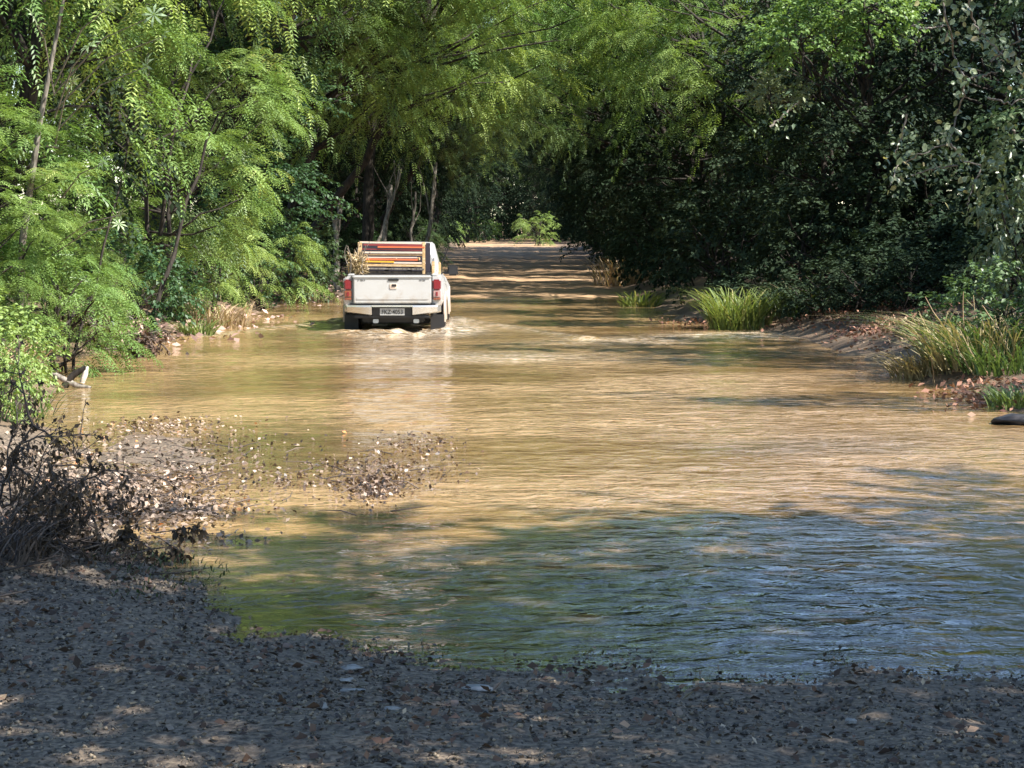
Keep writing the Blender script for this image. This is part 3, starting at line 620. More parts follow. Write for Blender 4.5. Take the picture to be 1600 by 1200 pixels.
if n2_ > 0:
    D = rng.normal(0, 1, (n2_, 3)) * np.array([0.9, 0.5, 0.5]) + np.array([0, -0.3, -0.7]); U = rng.normal(0, .6, (n2_, 3)) + np.array([0.5, -0.8, 0.7])
    v, f, t = scatter(LEAF_V, LEAF_F, LP[290:], D, rng.uniform(0.05, 0.10, n2_), None, U)
    o = link('small_leaves', np_mesh('small_leaves', v, f, t), vt, M['vine_leaf']); o['kind'] = 'stuff'
# leafy plant at the right edge
place('S1', 'vine_leaf', 7.0, 25.5, 0.8, 30, 'large-leaved plant at the right edge above the tall grass', 'leafy_plant', 'plant', sz=1.9)
# palmate (cecropia) leaves at the left
ct = thing('palmate_leaf_tree', 'slender tree with whitish star-shaped leaves among the left edge foliage', 'tree', (-5.9, 23.6, 0.2)); co = np.array([-5.9, 23.6, 0.2])
A = Acc(); A.tube(np.array([(-0.4, .8, -.2), (-0.2, 0.4, 1.5), (0.1, 0.2, 3), (0.5, 0, 4.6)]), np.array([.05, .045, .035, .02]), 7)
sv, sf = [], []
for k in range(8):
    a_ = k / 8 * 2 * math.pi; c_, s_ = math.cos(a_), math.sin(a_); b0 = len(sv)
    for (x_, y_, z_) in ((0.03, 0, 0), (0.6, 0.11, 0.03), (1, 0, -0.15), (0.6, -0.11, 0.03)): sv.append((x_ * c_ - y_ * s_, x_ * s_ + y_ * c_, z_))
    sf.append((b0, b0 + 3, b0 + 2, b0 + 1))
sme = bpy.data.meshes.new('palmate_leaf'); sme.from_pydata(sv, [], sf); sme.materials.append(M['palmate'])
for (u, v, s) in [(247, 28, .16), (146, 76, .17), (234, 106, .17), (165, 254, .12), (190, 335, .12), (180, 12, .16), (60, 30, .14), (188, 350, .11), (120, 130, .13), (262, 60, .12)]:
    q = px(u, v, 22.4) - co; o = bpy.data.objects.new('palmate_leaf', sme); COL.objects.link(o); o.parent = ct
    o.location = q; o.rotation_euler = (R(55 + rng.normal(0, 14)), R(rng.normal(15, 14)), rng.uniform(0, 6)); o.scale = (s, s, s)
    A.tube(np.array([(0.3, .1, q[2] * 0.8), q * 0.5 + np.array([0.15, 0.1, q[2] * 0.45]), q + np.array([0, 0.02, -0.01])]), np.array([.012, .01, .006]), 4)
link('stem', A.mesh('stem', True), ct, M['bark'])

# ------------------------------------------------------------------ dead bush at the lower left
rng = np.random.default_rng(123)
def dead_bush(name, label, loc, tips, r0=0.018, leaves=900, up=0.5, levels=2, cat='bush', lsz=(0.018, 0.045)):
    t = thing(name, label, cat, tuple(loc)); A = Acc(); ends = []
    loc = np.array(loc)
    def grow(p, d, L, r, lev):
        n = 6; pts = [p]; dd = d.copy()
        for i in range(n):
            dd = nrm(dd + rng.normal(0, 0.16, 3) + np.array([0, 0, -0.05])); pts.append(pts[-1] + dd * L / n)
        A.tube(np.array(pts), np.linspace(r, r * 0.45, n + 1), 4 if lev > 0 else 5)
        if lev == 0: ends.append(np.array(pts[3:])); return
        for i in range(2, n + 1):
            for q in range(rng.integers(1, 3)): grow(pts[i], nrm(dd + rng.normal(0, 0.65, 3)), L * rng.uniform(0.3, 0.55), r * 0.5, lev - 1)
    for tp in tips:
        tp = np.array(tp) - loc; d = nrm(tp); b = rng.normal(0, 0.12, 3) * np.array([1, 1, 0]); grow(b, nrm(d + rng.normal(0, 0.05, 3)), np.linalg.norm(tp) * 0.9, r0 * rng.uniform(.6, 1), levels)
    link('twigs', A.mesh('twigs', True), t, M['twig'])
    E = np.concatenate(ends); i = rng.integers(0, len(E), leaves)
    P = E[i] + rng.normal(0, 0.012, (leaves, 3)); D = rng.normal(0, 0.7, (leaves, 3)) + np.array([0, 0, -0.9])
    v, f, tt = scatter(LEAF_V, LEAF_F, P, D, rng.uniform(*lsz, leaves), rng.uniform(-1.5, 1.5, leaves), None, rng.random(leaves) ** 2.0 * 0.7)
    o = link('dead_leaves', np_mesh('dead_leaves', v, f, tt), t, M['dead_leaf']); o['kind'] = 'stuff'
    return t
def bp(u, v, d): return px(u, v, d)
dead_bush('dead_bush', 'bare dark dead bush sprawling over the lower left corner', (-2.75, 10.4, 0.12),
          [bp(60, 625, 10.6), bp(110, 690, 10.3), bp(0, 640, 10.8), bp(-40, 700, 10.2), bp(140, 740, 10.6), bp(150, 830, 10.2), bp(40, 760, 9.8), bp(-30, 820, 9.9), bp(90, 860, 9.9), bp(60, 700, 11), bp(20, 690, 10.4), bp(85, 780, 10.4), bp(-10, 740, 10), bp(60, 820, 9.7), bp(20, 860, 9.6), bp(100, 800, 10.0), bp(130, 790, 10.3)], 0.013, 5200)
dead_bush('dead_branch', 'thin dead branch reaching right over the water from the dead bush', (-2.7, 10.9, 0.5), [bp(235, 715, 10.8), bp(200, 680, 11), bp(215, 760, 10.9)], 0.008, 60, levels=1, cat='branch')
dead_bush('dead_leaf_cluster', 'dark bunch of withered leaves at the right tip of the dead bush', tuple(bp(190, 850, 10.4)), [bp(262, 870, 10.4), bp(250, 905, 10.3), bp(225, 915, 10.3), bp(255, 845, 10.5), bp(215, 840, 10.5)], 0.006, 420, levels=1, cat='leaf cluster', lsz=(0.03, 0.06))
dead_bush('root_tangle', 'tangle of dead roots and sticks in the shade on the left bank', (-5.9, 27.6, 0.1), [bp(150, 470, 27.5), bp(210, 500, 27.3), bp(250, 500, 27.6), bp(120, 500, 27), bp(290, 515, 27.8), bp(180, 530, 27)], 0.03, 700, levels=2, cat='roots', lsz=(0.05, 0.11))
grass_clump('dry_grass_clump', 'trampled dead stalks at the foot of the dead bush', -2.95, 9.7, 420, 0.42, 0.9, 'twig', stems=0, seed=21, width=0.006)

# ------------------------------------------------------------------ broken branch, rocks, stones
def stick(name, pts, r, mat, parent=None, k=6):
    A = Acc(); A.tube(np.array(pts), np.array(r), k); return link(name, A.mesh(name, False), parent, M[mat])
b0 = np.array([*gx(95, 607), 0]); t = thing('broken_branch', 'broken V-shaped branch with a white stripped end in the water at left', 'branch', tuple(b0))
q = lambda u, v: px(u, v, b0[1]) - b0
stick('dark_limb', [q(98, 604), q(112, 586), q(132, 574)], [.045, .04, .03], 'bark_dark', t)
stick('white_splinter', [q(126, 598), q(131, 584), q(135, 572)], [.03, .035, .012], 'wood_pale', t)
stick('fallen_limb', [q(80, 583), q(100, 594), q(118, 603), q(140, 606)], [.03, .04, .04, .02], 'bark', t)
stick('stub', [q(82, 602), q(83, 588), q(86, 578)], [.03, .03, .015], 'bark_dark', t)
def rock(name, label, loc, s, mat, seed, cat='stone', group=None, flat=0.5):
    bm = bmesh.new(); bmesh.ops.create_icosphere(bm, subdivisions=3, radius=1)
    for v in bm.verts:
        c = v.co; f = 1 + 0.55 * float(fbm(np.array(c.x * 1.3 + seed), np.array(c.y * 1.3 + c.z * 1.7), 4, seed)); v.co = Vector((c.x * s[0] * f, c.y * s[1] * f, c.z * s[2] * f * (1 + 0.5 * float(fbm(np.array(c.x * 4.0 + seed), np.array(c.y * 4.0), 3, seed + 5)))))
    me = bpy.data.meshes.new(name); bm.to_mesh(me); bm.free()
    for p_ in me.polygons: p_.use_smooth = True
    o = link(name, me, None, M[mat]); o.location = loc; tag(o, label, cat, group); return o
x, y = gx(1590, 662); rock('black_rock', 'black wet rock lying in the water at the right edge', (x + 0.1, y, 0.02), (0.26, 0.2, 0.075), 'rock_dark', 5, 'rock')
x, y = gx(205, 520); rock('brown_boulder', 'rounded brown stone in the shaded left bank debris', (x, y - 1.0, 0.25), (0.28, 0.25, 0.2), 'wood_pale' if False else 'bark', 4, 'rock')
for i, (u, v, sx, sy, sz, lb) in enumerate([(546, 1070, .045, .04, .010, 'pale flat stone on the dark near shore, uppermost of three'), (537, 1100, .03, .025, .008, 'small pale flat stone left of centre on the near shore'),
        (745, 1103, .06, .05, .010, 'largest pale flat stone on the near shore, at mid frame'), (502, 1160, .014, .014, .014, 'tiny bright white stone in the sun patch at the bottom'),
        (610, 1161, .035, .02, .006, 'pale chip in the sun patch at the bottom'), (1340, 1168, .02, .02, .012, 'pale stone in the lower right sun patch'),
        (545, 1118, .05, .016, .006, 'thin grey stone sliver on the near shore')]):
    x, y = gx(u, v); rock('flat_stone', lb, (x, y, float(ground_h(np.array(x), np.array(y))) + sz * 0.9), (sx, sy, sz), 'stone_pale', 10 + i)

# ------------------------------------------------------------------ leaf litter and gravel
rng = np.random.default_rng(5)
CURL_V = np.array([(0, 0, 0), (0.5, 0, 0.10), (1, 0, 0.02), (0.45, 0.30, 0.18), (0.5, -0.28, 0.02)], float)
def litter(name, label, cat, pts, size, mat, up=0.35, tint=None, kind='stuff', zoff=0.008, top=0.05):
    P = np.array([(a_, b_, 0) for a_, b_ in pts], float); n = len(P)
    P[:, 2] = np.maximum(ground_h(P[:, 0], P[:, 1]), 0.0) + zoff + rng.random(n) ** 2 * top
    D = np.concatenate([rng.normal(0, 1, (n, 2)), rng.normal(0, up, (n, 1))], 1)
    v, f, t = scatter(CURL_V, LEAF_F, P, D, rng.uniform(*size, n), rng.normal(0, 0.6, n), None, tint)
    o = link(name, np_mesh(name, v, f, t), None, M[mat]); tag(o, label, cat, kind=kind); return o
def blob(n, u, v, su, sv):
    """points spread about the place seen at photo pixel (u,v)"""
    x, y = gx(u, v); x1, _ = gx(u + su, v); _, y1 = gx(u, v - sv)
    return np.stack([rng.normal(x, abs(x1 - x), n), rng.normal(y, abs(y1 - y), n)], 1)
pts = np.concatenate([blob(1900, 190, 765, 75, 16), blob(1800, 240, 805, 65, 11), blob(700, 120, 720, 60, 30), blob(500, 60, 820, 70, 30), blob(260, 300, 725, 90, 26), blob(500, 255, 668, 55, 8), blob(160, 300, 850, 60, 9)])
litter('pale_leaf_litter', 'pale pinkish drift of leaf litter on the spit at the left', 'leaf litter', pts, (0.018, 0.062), 'litter_pale', up=0.4, tint=rng.random(len(pts)) ** 1.8, top=0.025)
pts = np.concatenate([blob(900, 585, 765, 26, 12), blob(320, 560, 735, 60, 8), blob(300, 650, 700, 40, 12), blob(900, 250, 760, 90, 40), blob(90, 330, 695, 60, 10), blob(200, 440, 760, 50, 7), blob(60, 680, 748, 25, 8), blob(500, 140, 850, 80, 30), blob(90, 470, 735, 120, 30), blob(120, 620, 735, 60, 20)])
litter('dark_leaf_litter', 'dark wet leaves snagged in the shallows right of the pale litter', 'leaf litter', pts, (0.02, 0.05), 'litter_wet', up=0.6, tint=rng.random(len(pts)) ** 0.9, top=0.035)
pts = np.concatenate([blob(2200, 1340, 518, 50, 8), blob(1500, 1400, 540, 40, 9), blob(1500, 1385, 495, 45, 16), blob(600, 1270, 505, 50, 10), blob(150, 1090, 505, 40, 3), blob(300, 1560, 620, 40, 10), blob(200, 1520, 625, 40, 8)])
litter('brown_leaf_litter', 'reddish brown leaf litter on the sunny right bank', 'leaf litter', pts, (0.04, 0.11), 'litter_brown', up=0.6)
pts = np.concatenate([blob(700, 480, 460, 40, 6), blob(500, 300, 505, 60, 8), blob(500, 200, 530, 60, 8)])
litter('dry_leaf_litter', 'dry pale leaves and straw on the left bank beside the pickup', 'leaf litter', pts, (0.07, 0.18), 'litter_pale', tint=rng.random(len(pts)) * .9)
# twigs lying in the litter
A = Acc()
for (x, y) in np.concatenate([blob(150, 170, 770, 90, 30), blob(60, 60, 900, 70, 25), blob(26, 400, 760, 150, 30)]):
    z = max(float(ground_h(np.array(x), np.array(y))), 0) + 0.02; a_ = rng.uniform(0, 3.14); L_ = rng.uniform(0.08, 0.35)
    A.tube(np.array([(x, y, z), (x + math.cos(a_) * L_ * .5, y + math.sin(a_) * L_ * .5, z + rng.uniform(0, .04)), (x + math.cos(a_ + .2) * L_, y + math.sin(a_ + .2) * L_, z + rng.uniform(0, .05))]), np.array([.005, .004, .002]), 4)
o = link('twig_litter', A.mesh('twig_litter'), None, M['twig']); tag(o, 'loose dead twigs strewn over the left litter spit', 'twigs', kind='stuff')
# near shore: gravel and rotting leaves
n = 60000
P = np.stack([rng.uniform(-3.6, 3.6, n), rng.uniform(6.2, 11.6, n)], 1); h = ground_h(P[:, 0], P[:, 1]); k = (h > -0.012) & (np.abs(P[:, 0]) < 0.30 * P[:, 1] + 0.3) & (fbm(P[:, 0] * 1.2, P[:, 1] * 2.6, 4, 95) > rng.uniform(-0.7, 0.45, n)); P = P[k]; h = h[k]
oc = np.array([(1, 0, 0), (0, 1, 0), (-1, 0, 0), (0, -1, 0), (0, 0, .8), (0, 0, -.8)], float); of = np.array([(0, 1, 4), (1, 2, 4), (2, 3, 4), (3, 0, 4), (1, 0, 5), (2, 1, 5), (3, 2, 5), (0, 3, 5)])
s = 0.0035 + 0.011 * rng.random(len(P)) ** 4
v, f, t = scatter(oc, of, np.concatenate([P, h[:, None] + s[:, None] * 0.3], 1), rdir(len(P)) * np.array([1, 1, 0.2]), s, rng.normal(0, 0.5, len(P)), None, rng.random(len(P)) ** 1.5)
o = link('gravel', np_mesh('gravel', v, f, t), None, M['pebble']); tag(o, 'dark wet gravel covering the near shore', 'gravel', kind='stuff')
n = 26000
P = np.stack([rng.uniform(-3.6, 3.6, n), rng.uniform(6.2, 11.6, n)], 1); h = ground_h(P[:, 0], P[:, 1]); k = (h > -0.02) & (np.abs(P[:, 0]) < 0.30 * P[:, 1] + 0.3) & (fbm(P[:, 0] * 1.5, P[:, 1] * 3.2, 4, 96) > rng.uniform(-0.8, 0.3, n)); P = P[k]
litter('rotting_leaves', 'matted dark rotting leaves over the near shore', 'leaf litter', P, (0.008, 0.034), 'litter_wet', up=0.5, tint=rng.random(len(P)) ** 1.25, zoff=0.002, top=0.012)
n = 5200
P = np.stack([rng.uniform(-3.6, 3.6, n), rng.uniform(6.2, 11.6, n)], 1); h = ground_h(P[:, 0], P[:, 1]); dn = noise(P[:, 0] * 1.4, P[:, 1] * 2.2, 91)
k = (h > -0.01) & (np.abs(P[:, 0]) < 0.30 * P[:, 1] + 0.3) & (dn > rng.uniform(-.45, .25, n)); P = P[k]
litter('brown_rotting_leaves', 'larger brown rotting leaves in drifts over the near shore', 'leaf litter', P, (0.02, 0.06), 'dead_leaf', up=0.3, tint=rng.random(len(P)) ** 1.3, zoff=0.006, top=0.012)
# larger leaves one can tell apart, pieces of the shore
lmes = []
for q in range(4):
    me = bpy.data.meshes.new('fallen_leaf'); me.from_pydata([tuple(v_ * np.array([1, 1, rng.uniform(0.3, 1.6)])) for v_ in CURL_V], [], [tuple(f_) for f_ in LEAF_F.tolist()])
    a_ = me.attributes.new('tint', 'FLOAT', 'POINT'); a_.data.foreach_set('value', np.full(5, [0.5, 0.75, 0.9, 0.3][q], dtype=np.float32)); me.materials.append(M['litter_wet']); lmes.append(me)
for i in range(240):
    y = rng.uniform(6.6, 8.6); x = rng.uniform(-0.28, 0.28) * y; h = float(ground_h(np.array(x), np.array(y)))
    if h < 0: continue
    o = bpy.data.objects.new('fallen_leaf', lmes[i % 4]); COL.objects.link(o); o.parent = GROUND
    o.location = (x, y, h + 0.008); o.rotation_euler = (rng.normal(0, .35), rng.normal(0, .3), rng.uniform(0, 6.28)); o.scale = (float(rng.uniform(0.03, 0.065)),) * 3

# ------------------------------------------------------------------ pickup truck
M['paint'] = flat_mat('white_paint', (0.52, 0.51, 0.48), 0.28, coat=0.5)
m, n, out = newmat('white_paint_muddy'); L = n.links
tc = N(n, 'ShaderNodeTexCoord'); sp_ = N(n, 'ShaderNodeSeparateXYZ'); L.new(tc.outputs['Object'], sp_.inputs[0])
dn = N(n, 'ShaderNodeTexNoise'); dn.inputs['Scale'].default_value = 5; dn.inputs['Detail'].default_value = 8; dn.inputs['Roughness'].default_value = 0.7; L.new(tc.outputs['Object'], dn.inputs[0])
ad = N(n, 'ShaderNodeMath', operation='MULTIPLY_ADD'); ad.inputs[1].default_value = 0.9; L.new(dn.outputs[0], ad.inputs[0]); L.new(sp_.outputs[2], ad.inputs[2])
dirt = mr(1.38, 0.98, ad.outputs[0], 0.0, 0.75)
pc = mixc(mr(0.4, 0.7, dn.outputs[0], 0, 0.25), (0.46, 0.46, 0.45), (0.36, 0.34, 0.30))
pc = mixc(dirt, pc, (0.30, 0.22, 0.14))
p = N(n, 'ShaderNodeBsdfPrincipled'); L.new(pc, p.inputs['Base Color']); L.new(mr(1.38, 0.98, ad.outputs[0], 0.28, 0.7), p.inputs['Roughness']); p.inputs['Coat Weight'].default_value = 0.3
L.new(p.outputs[0], out.inputs[0]); M['paint'] = m
M['chrome'] = flat_mat('bumper_chrome', (0.62, 0.60, 0.56), 0.22, metal=0.75)
M['plastic'] = flat_mat('black_plastic', (0.018, 0.018, 0.019), 0.5)
M['rubber'] = flat_mat('tyre_rubber', (0.022, 0.021, 0.02), 0.85)
M['glass'] = flat_mat('tinted_glass', (0.012, 0.014, 0.016), 0.06, spec=0.8)
M['lamp_red'] = flat_mat('tail_lamp_red', (0.20, 0.008, 0.014), 0.2, coat=0.4)
M['lamp_clear'] = flat_mat('tail_lamp_clear', (0.42, 0.26, 0.24), 0.15, coat=0.6)
M['lamp_dark'] = flat_mat('tail_lamp_amber', (0.26, 0.07, 0.03), 0.2, coat=0.6)
M['plate'] = flat_mat('plate_grey', (0.42, 0.43, 0.42), 0.4)
M['ink'] = flat_mat('plate_ink', (0.02, 0.02, 0.02), 0.5)
M['rim'] = flat_mat('alloy_rim', (0.45, 0.45, 0.46), 0.3, metal=0.8)
M['badge'] = flat_mat('grey_badge', (0.2, 0.2, 0.21), 0.3, metal=0.6)
M['wood_tan'] = surf_mat('tan_wood', (0.44, 0.28, 0.12), (0.66, 0.48, 0.27), 12, 0.6, 0.2, stretch=(1, 4, 4))
M['wood_yellow'] = flat_mat('yellow_painted_wood', (0.75, 0.42, 0.04), 0.5)
M['wood_red'] = flat_mat('red_painted_wood', (0.66, 0.16, 0.06), 0.5)
M['wood_maroon'] = flat_mat('maroon_painted_wood', (0.30, 0.05, 0.05), 0.5)
M['wood_navy'] = flat_mat('dark_painted_wood', (0.03, 0.025, 0.035), 0.6)
M['cream'] = flat_mat('cream_painted_wood', (0.70, 0.56, 0.45), 0.5)
def box(bm, c, s, bev=0.0, rot=None):
    r = bmesh.ops.create_cube(bm, size=1); vs = r['verts']
    for v in vs:
        v.co = Vector((v.co.x * s[0], v.co.y * s[1], v.co.z * s[2]))
        if rot: v.co = rot @ v.co
        v.co += Vector(c)
    if bev:
        es = list({e for v in vs for e in v.link_edges}); bmesh.ops.bevel(bm, geom=es, offset=bev, segments=2, affect='EDGES')
def bobj(name, bm, mat, parent, smooth=False):
    me = bpy.data.meshes.new(name); bmesh.ops.recalc_face_normals(bm, faces=bm.faces); bm.to_mesh(me); bm.free()
    if smooth:
        for p_ in me.polygons: p_.use_smooth = True
        me.set_sharp_from_angle(angle=R(35))
    return link(name, me, parent, M[mat])
def bx(name, c, s, mat, parent, bev=0.01, rot=None):
    bm = bmesh.new(); box(bm, c, s, bev, rot); return bobj(name, bm, mat, parent, True)
def loft(rings, caps=True):
    bm = bmesh.new(); rv = [[bm.verts.new(p_) for p_ in r] for r in rings]; k = len(rings[0])
    for a_, b_ in zip(rv, rv[1:]):
        for i in range(k): bm.faces.new((a_[i], a_[(i + 1) % k], b_[(i + 1) % k], b_[i]))
    if caps: bm.faces.new(rv[0][::-1]); bm.faces.new(rv[-1])
    return bm
truck = thing('pickup_truck', 'white double-cab pickup truck driving away through the muddy ford', 'pickup truck', (TX, TY, -0.22), R(0.6))
def ring(y, w0, w1, w2, z0, z1, z2, z3, zr=0.0):
    """symmetric body section: sill w0@z0, widest w1@z1, shoulder w2@z2, top inner @z3"""
    h = [(w0, z0), (w1, z0 + (z1 - z0) * 0.4), (w1, z1), (w2 + 0.015, z2 - 0.04), (w2 - 0.02, z2), (w2 - 0.10, z3)]
    return [(x_, y, z_) for x_, z_ in h] + [(-x_, y, z_) for x_, z_ in h[::-1]]
# bed and lower body: sides with a fender bulge
def wl(y, c): return max(0.0, 1 - ((y - c) / 0.62) ** 2) ** 0.5 if abs(y - c) < 0.62 else 0
ys = [0.10, 0.16, 0.3, 0.5, 0.7, 0.95, 1.2, 1.4, 1.6, 1.8, 2.2, 2.8, 3.3, 3.5, 3.7, 3.95, 4.2, 4.45, 4.6, 4.85, 5.02, 5.12]
rings = []
for y in ys:
    bulge = 0.055 * (wl(y, 1.2) + wl(y, 4.3)); arch = 0.42 * max(wl(y, 1.22), wl(y, 4.32)) if True else 0
    top = 1.20 if y < 1.72 else (1.12 if y < 3.75 else 1.12 - 0.10 * ((y - 3.75) / 1.4) ** 1.5)
    taper = 0.0 if y < 4.6 else 0.16 * ((y - 4.6) / 0.52) ** 2
    rings.append(ring(y, 0.82 + bulge - taper, 0.865 + bulge - taper, 0.815 - taper + bulge * .3, (0.66 if y < 0.6 else 0.42) + arch * (y > 0.6), 0.90, top, top))
bobj('body', loft(rings), 'paint', truck, True)
# open bed: dark liner let into the top, rails
bx('bed_liner', (0, 0.93, 1.207), (1.36, 1.44, 0.012), 'plastic', truck, 0.002)
for s_ in (-1, 1): bx('bed_rail', (s_ * 0.745, 0.92, 1.218), (0.10, 1.60, 0.035), 'paint', truck, 0.012)
# cab
cabr = []
for y, wb, wt, zt in [(1.78, .80, .60, 1.62), (1.86, .825, .635, 1.735), (2.1, .83, .65, 1.775), (2.7, .83, .655, 1.785), (3.1, .83, .64, 1.765), (3.3, .83, .61, 1.70), (3.62, .825, .70, 1.42), (4.0, .81, .77, 1.12)]:
    zb = 1.09; zc = zt - 0.05
    h = [(wb, zb), (wb - 0.01, zb + (zc - zb) * .12), (wt + 0.02, zc), (wt - 0.03, zt - 0.008), (wt * 0.5, zt)]
    cabr.append([(x_, y, z_) for x_, z_ in h] + [(-x_, y, z_) for x_, z_ in h[::-1]])
bobj('cab', loft(cabr), 'paint', truck, True)
bm = bmesh.new(); vs = [bm.verts.new(p_) for p_ in ((-.68, 1.765, 1.22), (.68, 1.765, 1.22), (.56, 1.752, 1.60), (-.56, 1.752, 1.60))]; bm.faces.new(vs)
r_ = bmesh.ops.extrude_face_region(bm, geom=bm.faces[:]); [setattr(v, 'co', v.co + Vector((0, 0.03, 0))) for v in r_['geom'] if isinstance(v, bmesh.types.BMVert)]
bobj('rear_window', bm, 'glass', truck)
for s_ in (-1, 1):
    for (ya, yb, yc, yd) in ((2.0, 2.66, 2.62, 2.10), (2.74, 3.66, 3.26, 2.72)):
        bm = bmesh.new(); o_ = 0.006
        vs = [bm.verts.new((s_ * (x_ + o_), y_, z_)) for x_, y_, z_ in ((.822, ya, 1.18), (.822, yb, 1.18), (.662, yc, 1.68), (.665, yd, 1.69))]; bm.faces.new(vs)
        r_ = bmesh.ops.extrude_face_region(bm, geom=bm.faces[:]); [setattr(v, 'co', v.co + Vector((-s_ * 0.03, 0, 0))) for v in r_['geom'] if isinstance(v, bmesh.types.BMVert)]
        bobj('side_window', bm, 'glass', truck)
    for y_ in (2.52, 3.42): bx('door_handle', (s_ * 0.873, y_, 1.0), (0.03, 0.16, 0.03), 'chrome', truck, 0.008)
    mo = bx('wing_mirror', (s_ * 1.0, 3.52, 1.22), (0.20, 0.10, 0.21), 'plastic', truck, 0.03)
    bx('mirror_arm', (s_ * 0.88, 3.54, 1.17), (0.12, 0.05, 0.05), 'plastic', mo, 0.01)
bm = bmesh.new(); vs = [bm.verts.new(p_) for p_ in ((-.70, 3.97, 1.16), (.70, 3.97, 1.16), (.57, 3.33, 1.70), (-.57, 3.33, 1.70))]; bm.faces.new(vs)
bobj('windscreen', bm, 'glass', truck)
# tailgate with panel relief
tg = bx('tailgate', (0, 0.085, 0.965), (1.38, 0.07, 0.50), 'paint', truck, 0.018)
bx('tailgate_lip', (0, 0.078, 1.185), (1.40, 0.09, 0.05), 'paint', tg, 0.02)
bx('lower_crease', (0, 0.048, 0.80), (1.28, 0.012, 0.035), 'paint', tg, 0.005)
bx('handle_recess', (0.02, 0.043, 1.135), (0.19, 0.012, 0.038), 'plastic', tg, 0.006)
bx('handle_pad', (0.02, 0.045, 1.02), (0.13, 0.012, 0.095), 'cream', tg, 0.01)
bx('handle_grip', (0.03, 0.035, 1.035), (0.085, 0.014, 0.045), 'plastic', tg, 0.008)
for x_, w_ in ((-.60, .02), (-.54, .05), (-.49, .02), (.50, .04), (.56, .05)): bx('badge_mark', (x_, 0.046, 1.13), (w_, 0.008, 0.018), 'badge', tg, 0.003, Matrix.Rotation(R(12), 3, 'Y'))
for x_ in (-.72, .70): bx('tailgate_gap', (x_ + .005, 0.09, 0.965), (0.012, 0.05, 0.5), 'plastic', truck, 0)
bx('gap_shadow_strip', (0, 0.10, 0.70), (1.52, 0.05, 0.035), 'plastic', truck, 0)
# tail lamps
for s_ in (-1, 1):
    lm = bx('tail_lamp', (s_ * 0.785, 0.13, 1.045), (0.145, 0.14, 0.19), 'lamp_red', truck, 0.025)
    bx('reverse_lens', (s_ * 0.787, 0.125, 0.885), (0.135, 0.135, 0.125), 'lamp_clear' if s_ > 0 else 'lamp_dark', lm, 0.015)
    bx('lower_lens', (s_ * 0.787, 0.13, 0.80), (0.135, 0.13, 0.045), 'lamp_dark', lm, 0.01)
    bx('lamp_core', (s_ * 0.787, 0.058, 0.885), (0.055, 0.02, 0.09), 'lamp_red', lm, 0.01)
    bx('quarter_corner', (s_ * 0.835, 0.25, 0.93), (0.07, 0.25, 0.50), 'paint', truck, 0.025)
# bumper: two bright wings, step in the middle, dark plate recess
for s_ in (-1, 1):
    prof = [(0.36, 0.0, 0.50), (0.60, 0.015, 0.53), (0.80, 0.07, 0.55), (0.86, 0.22, 0.56)]
    rg = []
    for x_, y_, z_ in prof: rg.append([(s_ * x_, y_ - 0.06, z_ + 0.02), (s_ * x_, y_ - 0.075, 0.655), (s_ * x_, y_ - 0.05, 0.685), (s_ * x_, y_ + 0.03, 0.685), (s_ * x_, y_ + 0.03, z_)])
    bobj('bumper_wing', loft(rg), 'chrome', truck, True)
bx('bumper_step', (0, -0.01, 0.672), (0.74, 0.13, 0.03), 'chrome', truck, 0.008)
bx('plate_recess', (0, 0.02, 0.575), (0.70, 0.06, 0.155), 'plastic', truck, 0.01)
bx('bumper_valance', (0, 0.04, 0.485), (1.35, 0.10, 0.06), 'plastic', truck, 0.02)
pl = bx('number_plate', (0.0, -0.02, 0.57), (0.44, 0.012, 0.125), 'plate', truck, 0.004)
cu = bpy.data.curves.new('plate_text', 'FONT'); cu.body = 'FKZ\u00b74053'; cu.size = 0.115; cu.align_x = 'CENTER'; cu.align_y = 'CENTER'; cu.extrude = 0.001; cu.offset = 0.0015
to = bpy.data.objects.new('plate_text_curve', cu); COL.objects.link(to); bpy.context.view_layer.update()
tme = bpy.data.meshes.new_from_object(to.evaluated_get(bpy.context.evaluated_depsgraph_get())); bpy.data.objects.remove(to)
tx = link('plate_characters', tme, pl, None); tme.materials.clear(); tme.materials.append(M['ink']); tx.location = (0, -0.0285, 0.565); tx.rotation_euler = (R(90), 0, 0); tx.scale = (0.82, 0.95, 1)
# underbody, wheels
bx('chassis', (0, 2.4, 0.44), (1.1, 4.3, 0.14), 'plastic', truck, 0.02)
bx('rear_axle', (0, 1.22, 0.36), (1.3, 0.12, 0.12), 'plastic', truck, 0.03)
for x_ in (-0.3, 0.42): bx('tow_bracket', (x_, 0.12, 0.40), (0.10, 0.06, 0.07), 'rim', truck, 0.01)
def wheel(x_, y_):
    bm = bmesh.new(); pr = [(0.10, 0.22), (0.115, 0.34), (0.09, 0.368), (0, 0.375), (-0.09, 0.368), (-0.115, 0.34), (-0.10, 0.22)]
    k = 32; rv = [[bm.verts.new((x_ + a_, y_ + math.cos(j / k * 2 * math.pi) * b_, 0.375 + math.sin(j / k * 2 * math.pi) * b_)) for j in range(k)] for a_, b_ in pr]
    for a_, b_ in zip(rv, rv[1:]):
        for j in range(k): bm.faces.new((a_[j], a_[(j + 1) % k], b_[(j + 1) % k], b_[j]))
    ty = bobj('wheel', bm, 'rubber', truck, True)
    bm = bmesh.new(); bmesh.ops.create_cone(bm, cap_ends=True, segments=32, radius1=0.222, radius2=0.222, depth=0.16, matrix=Matrix.Translation((x_, y_, 0.375)) @ Matrix.Rotation(R(90), 4, 'Y'))
    bobj('rim', bm, 'rim', ty)
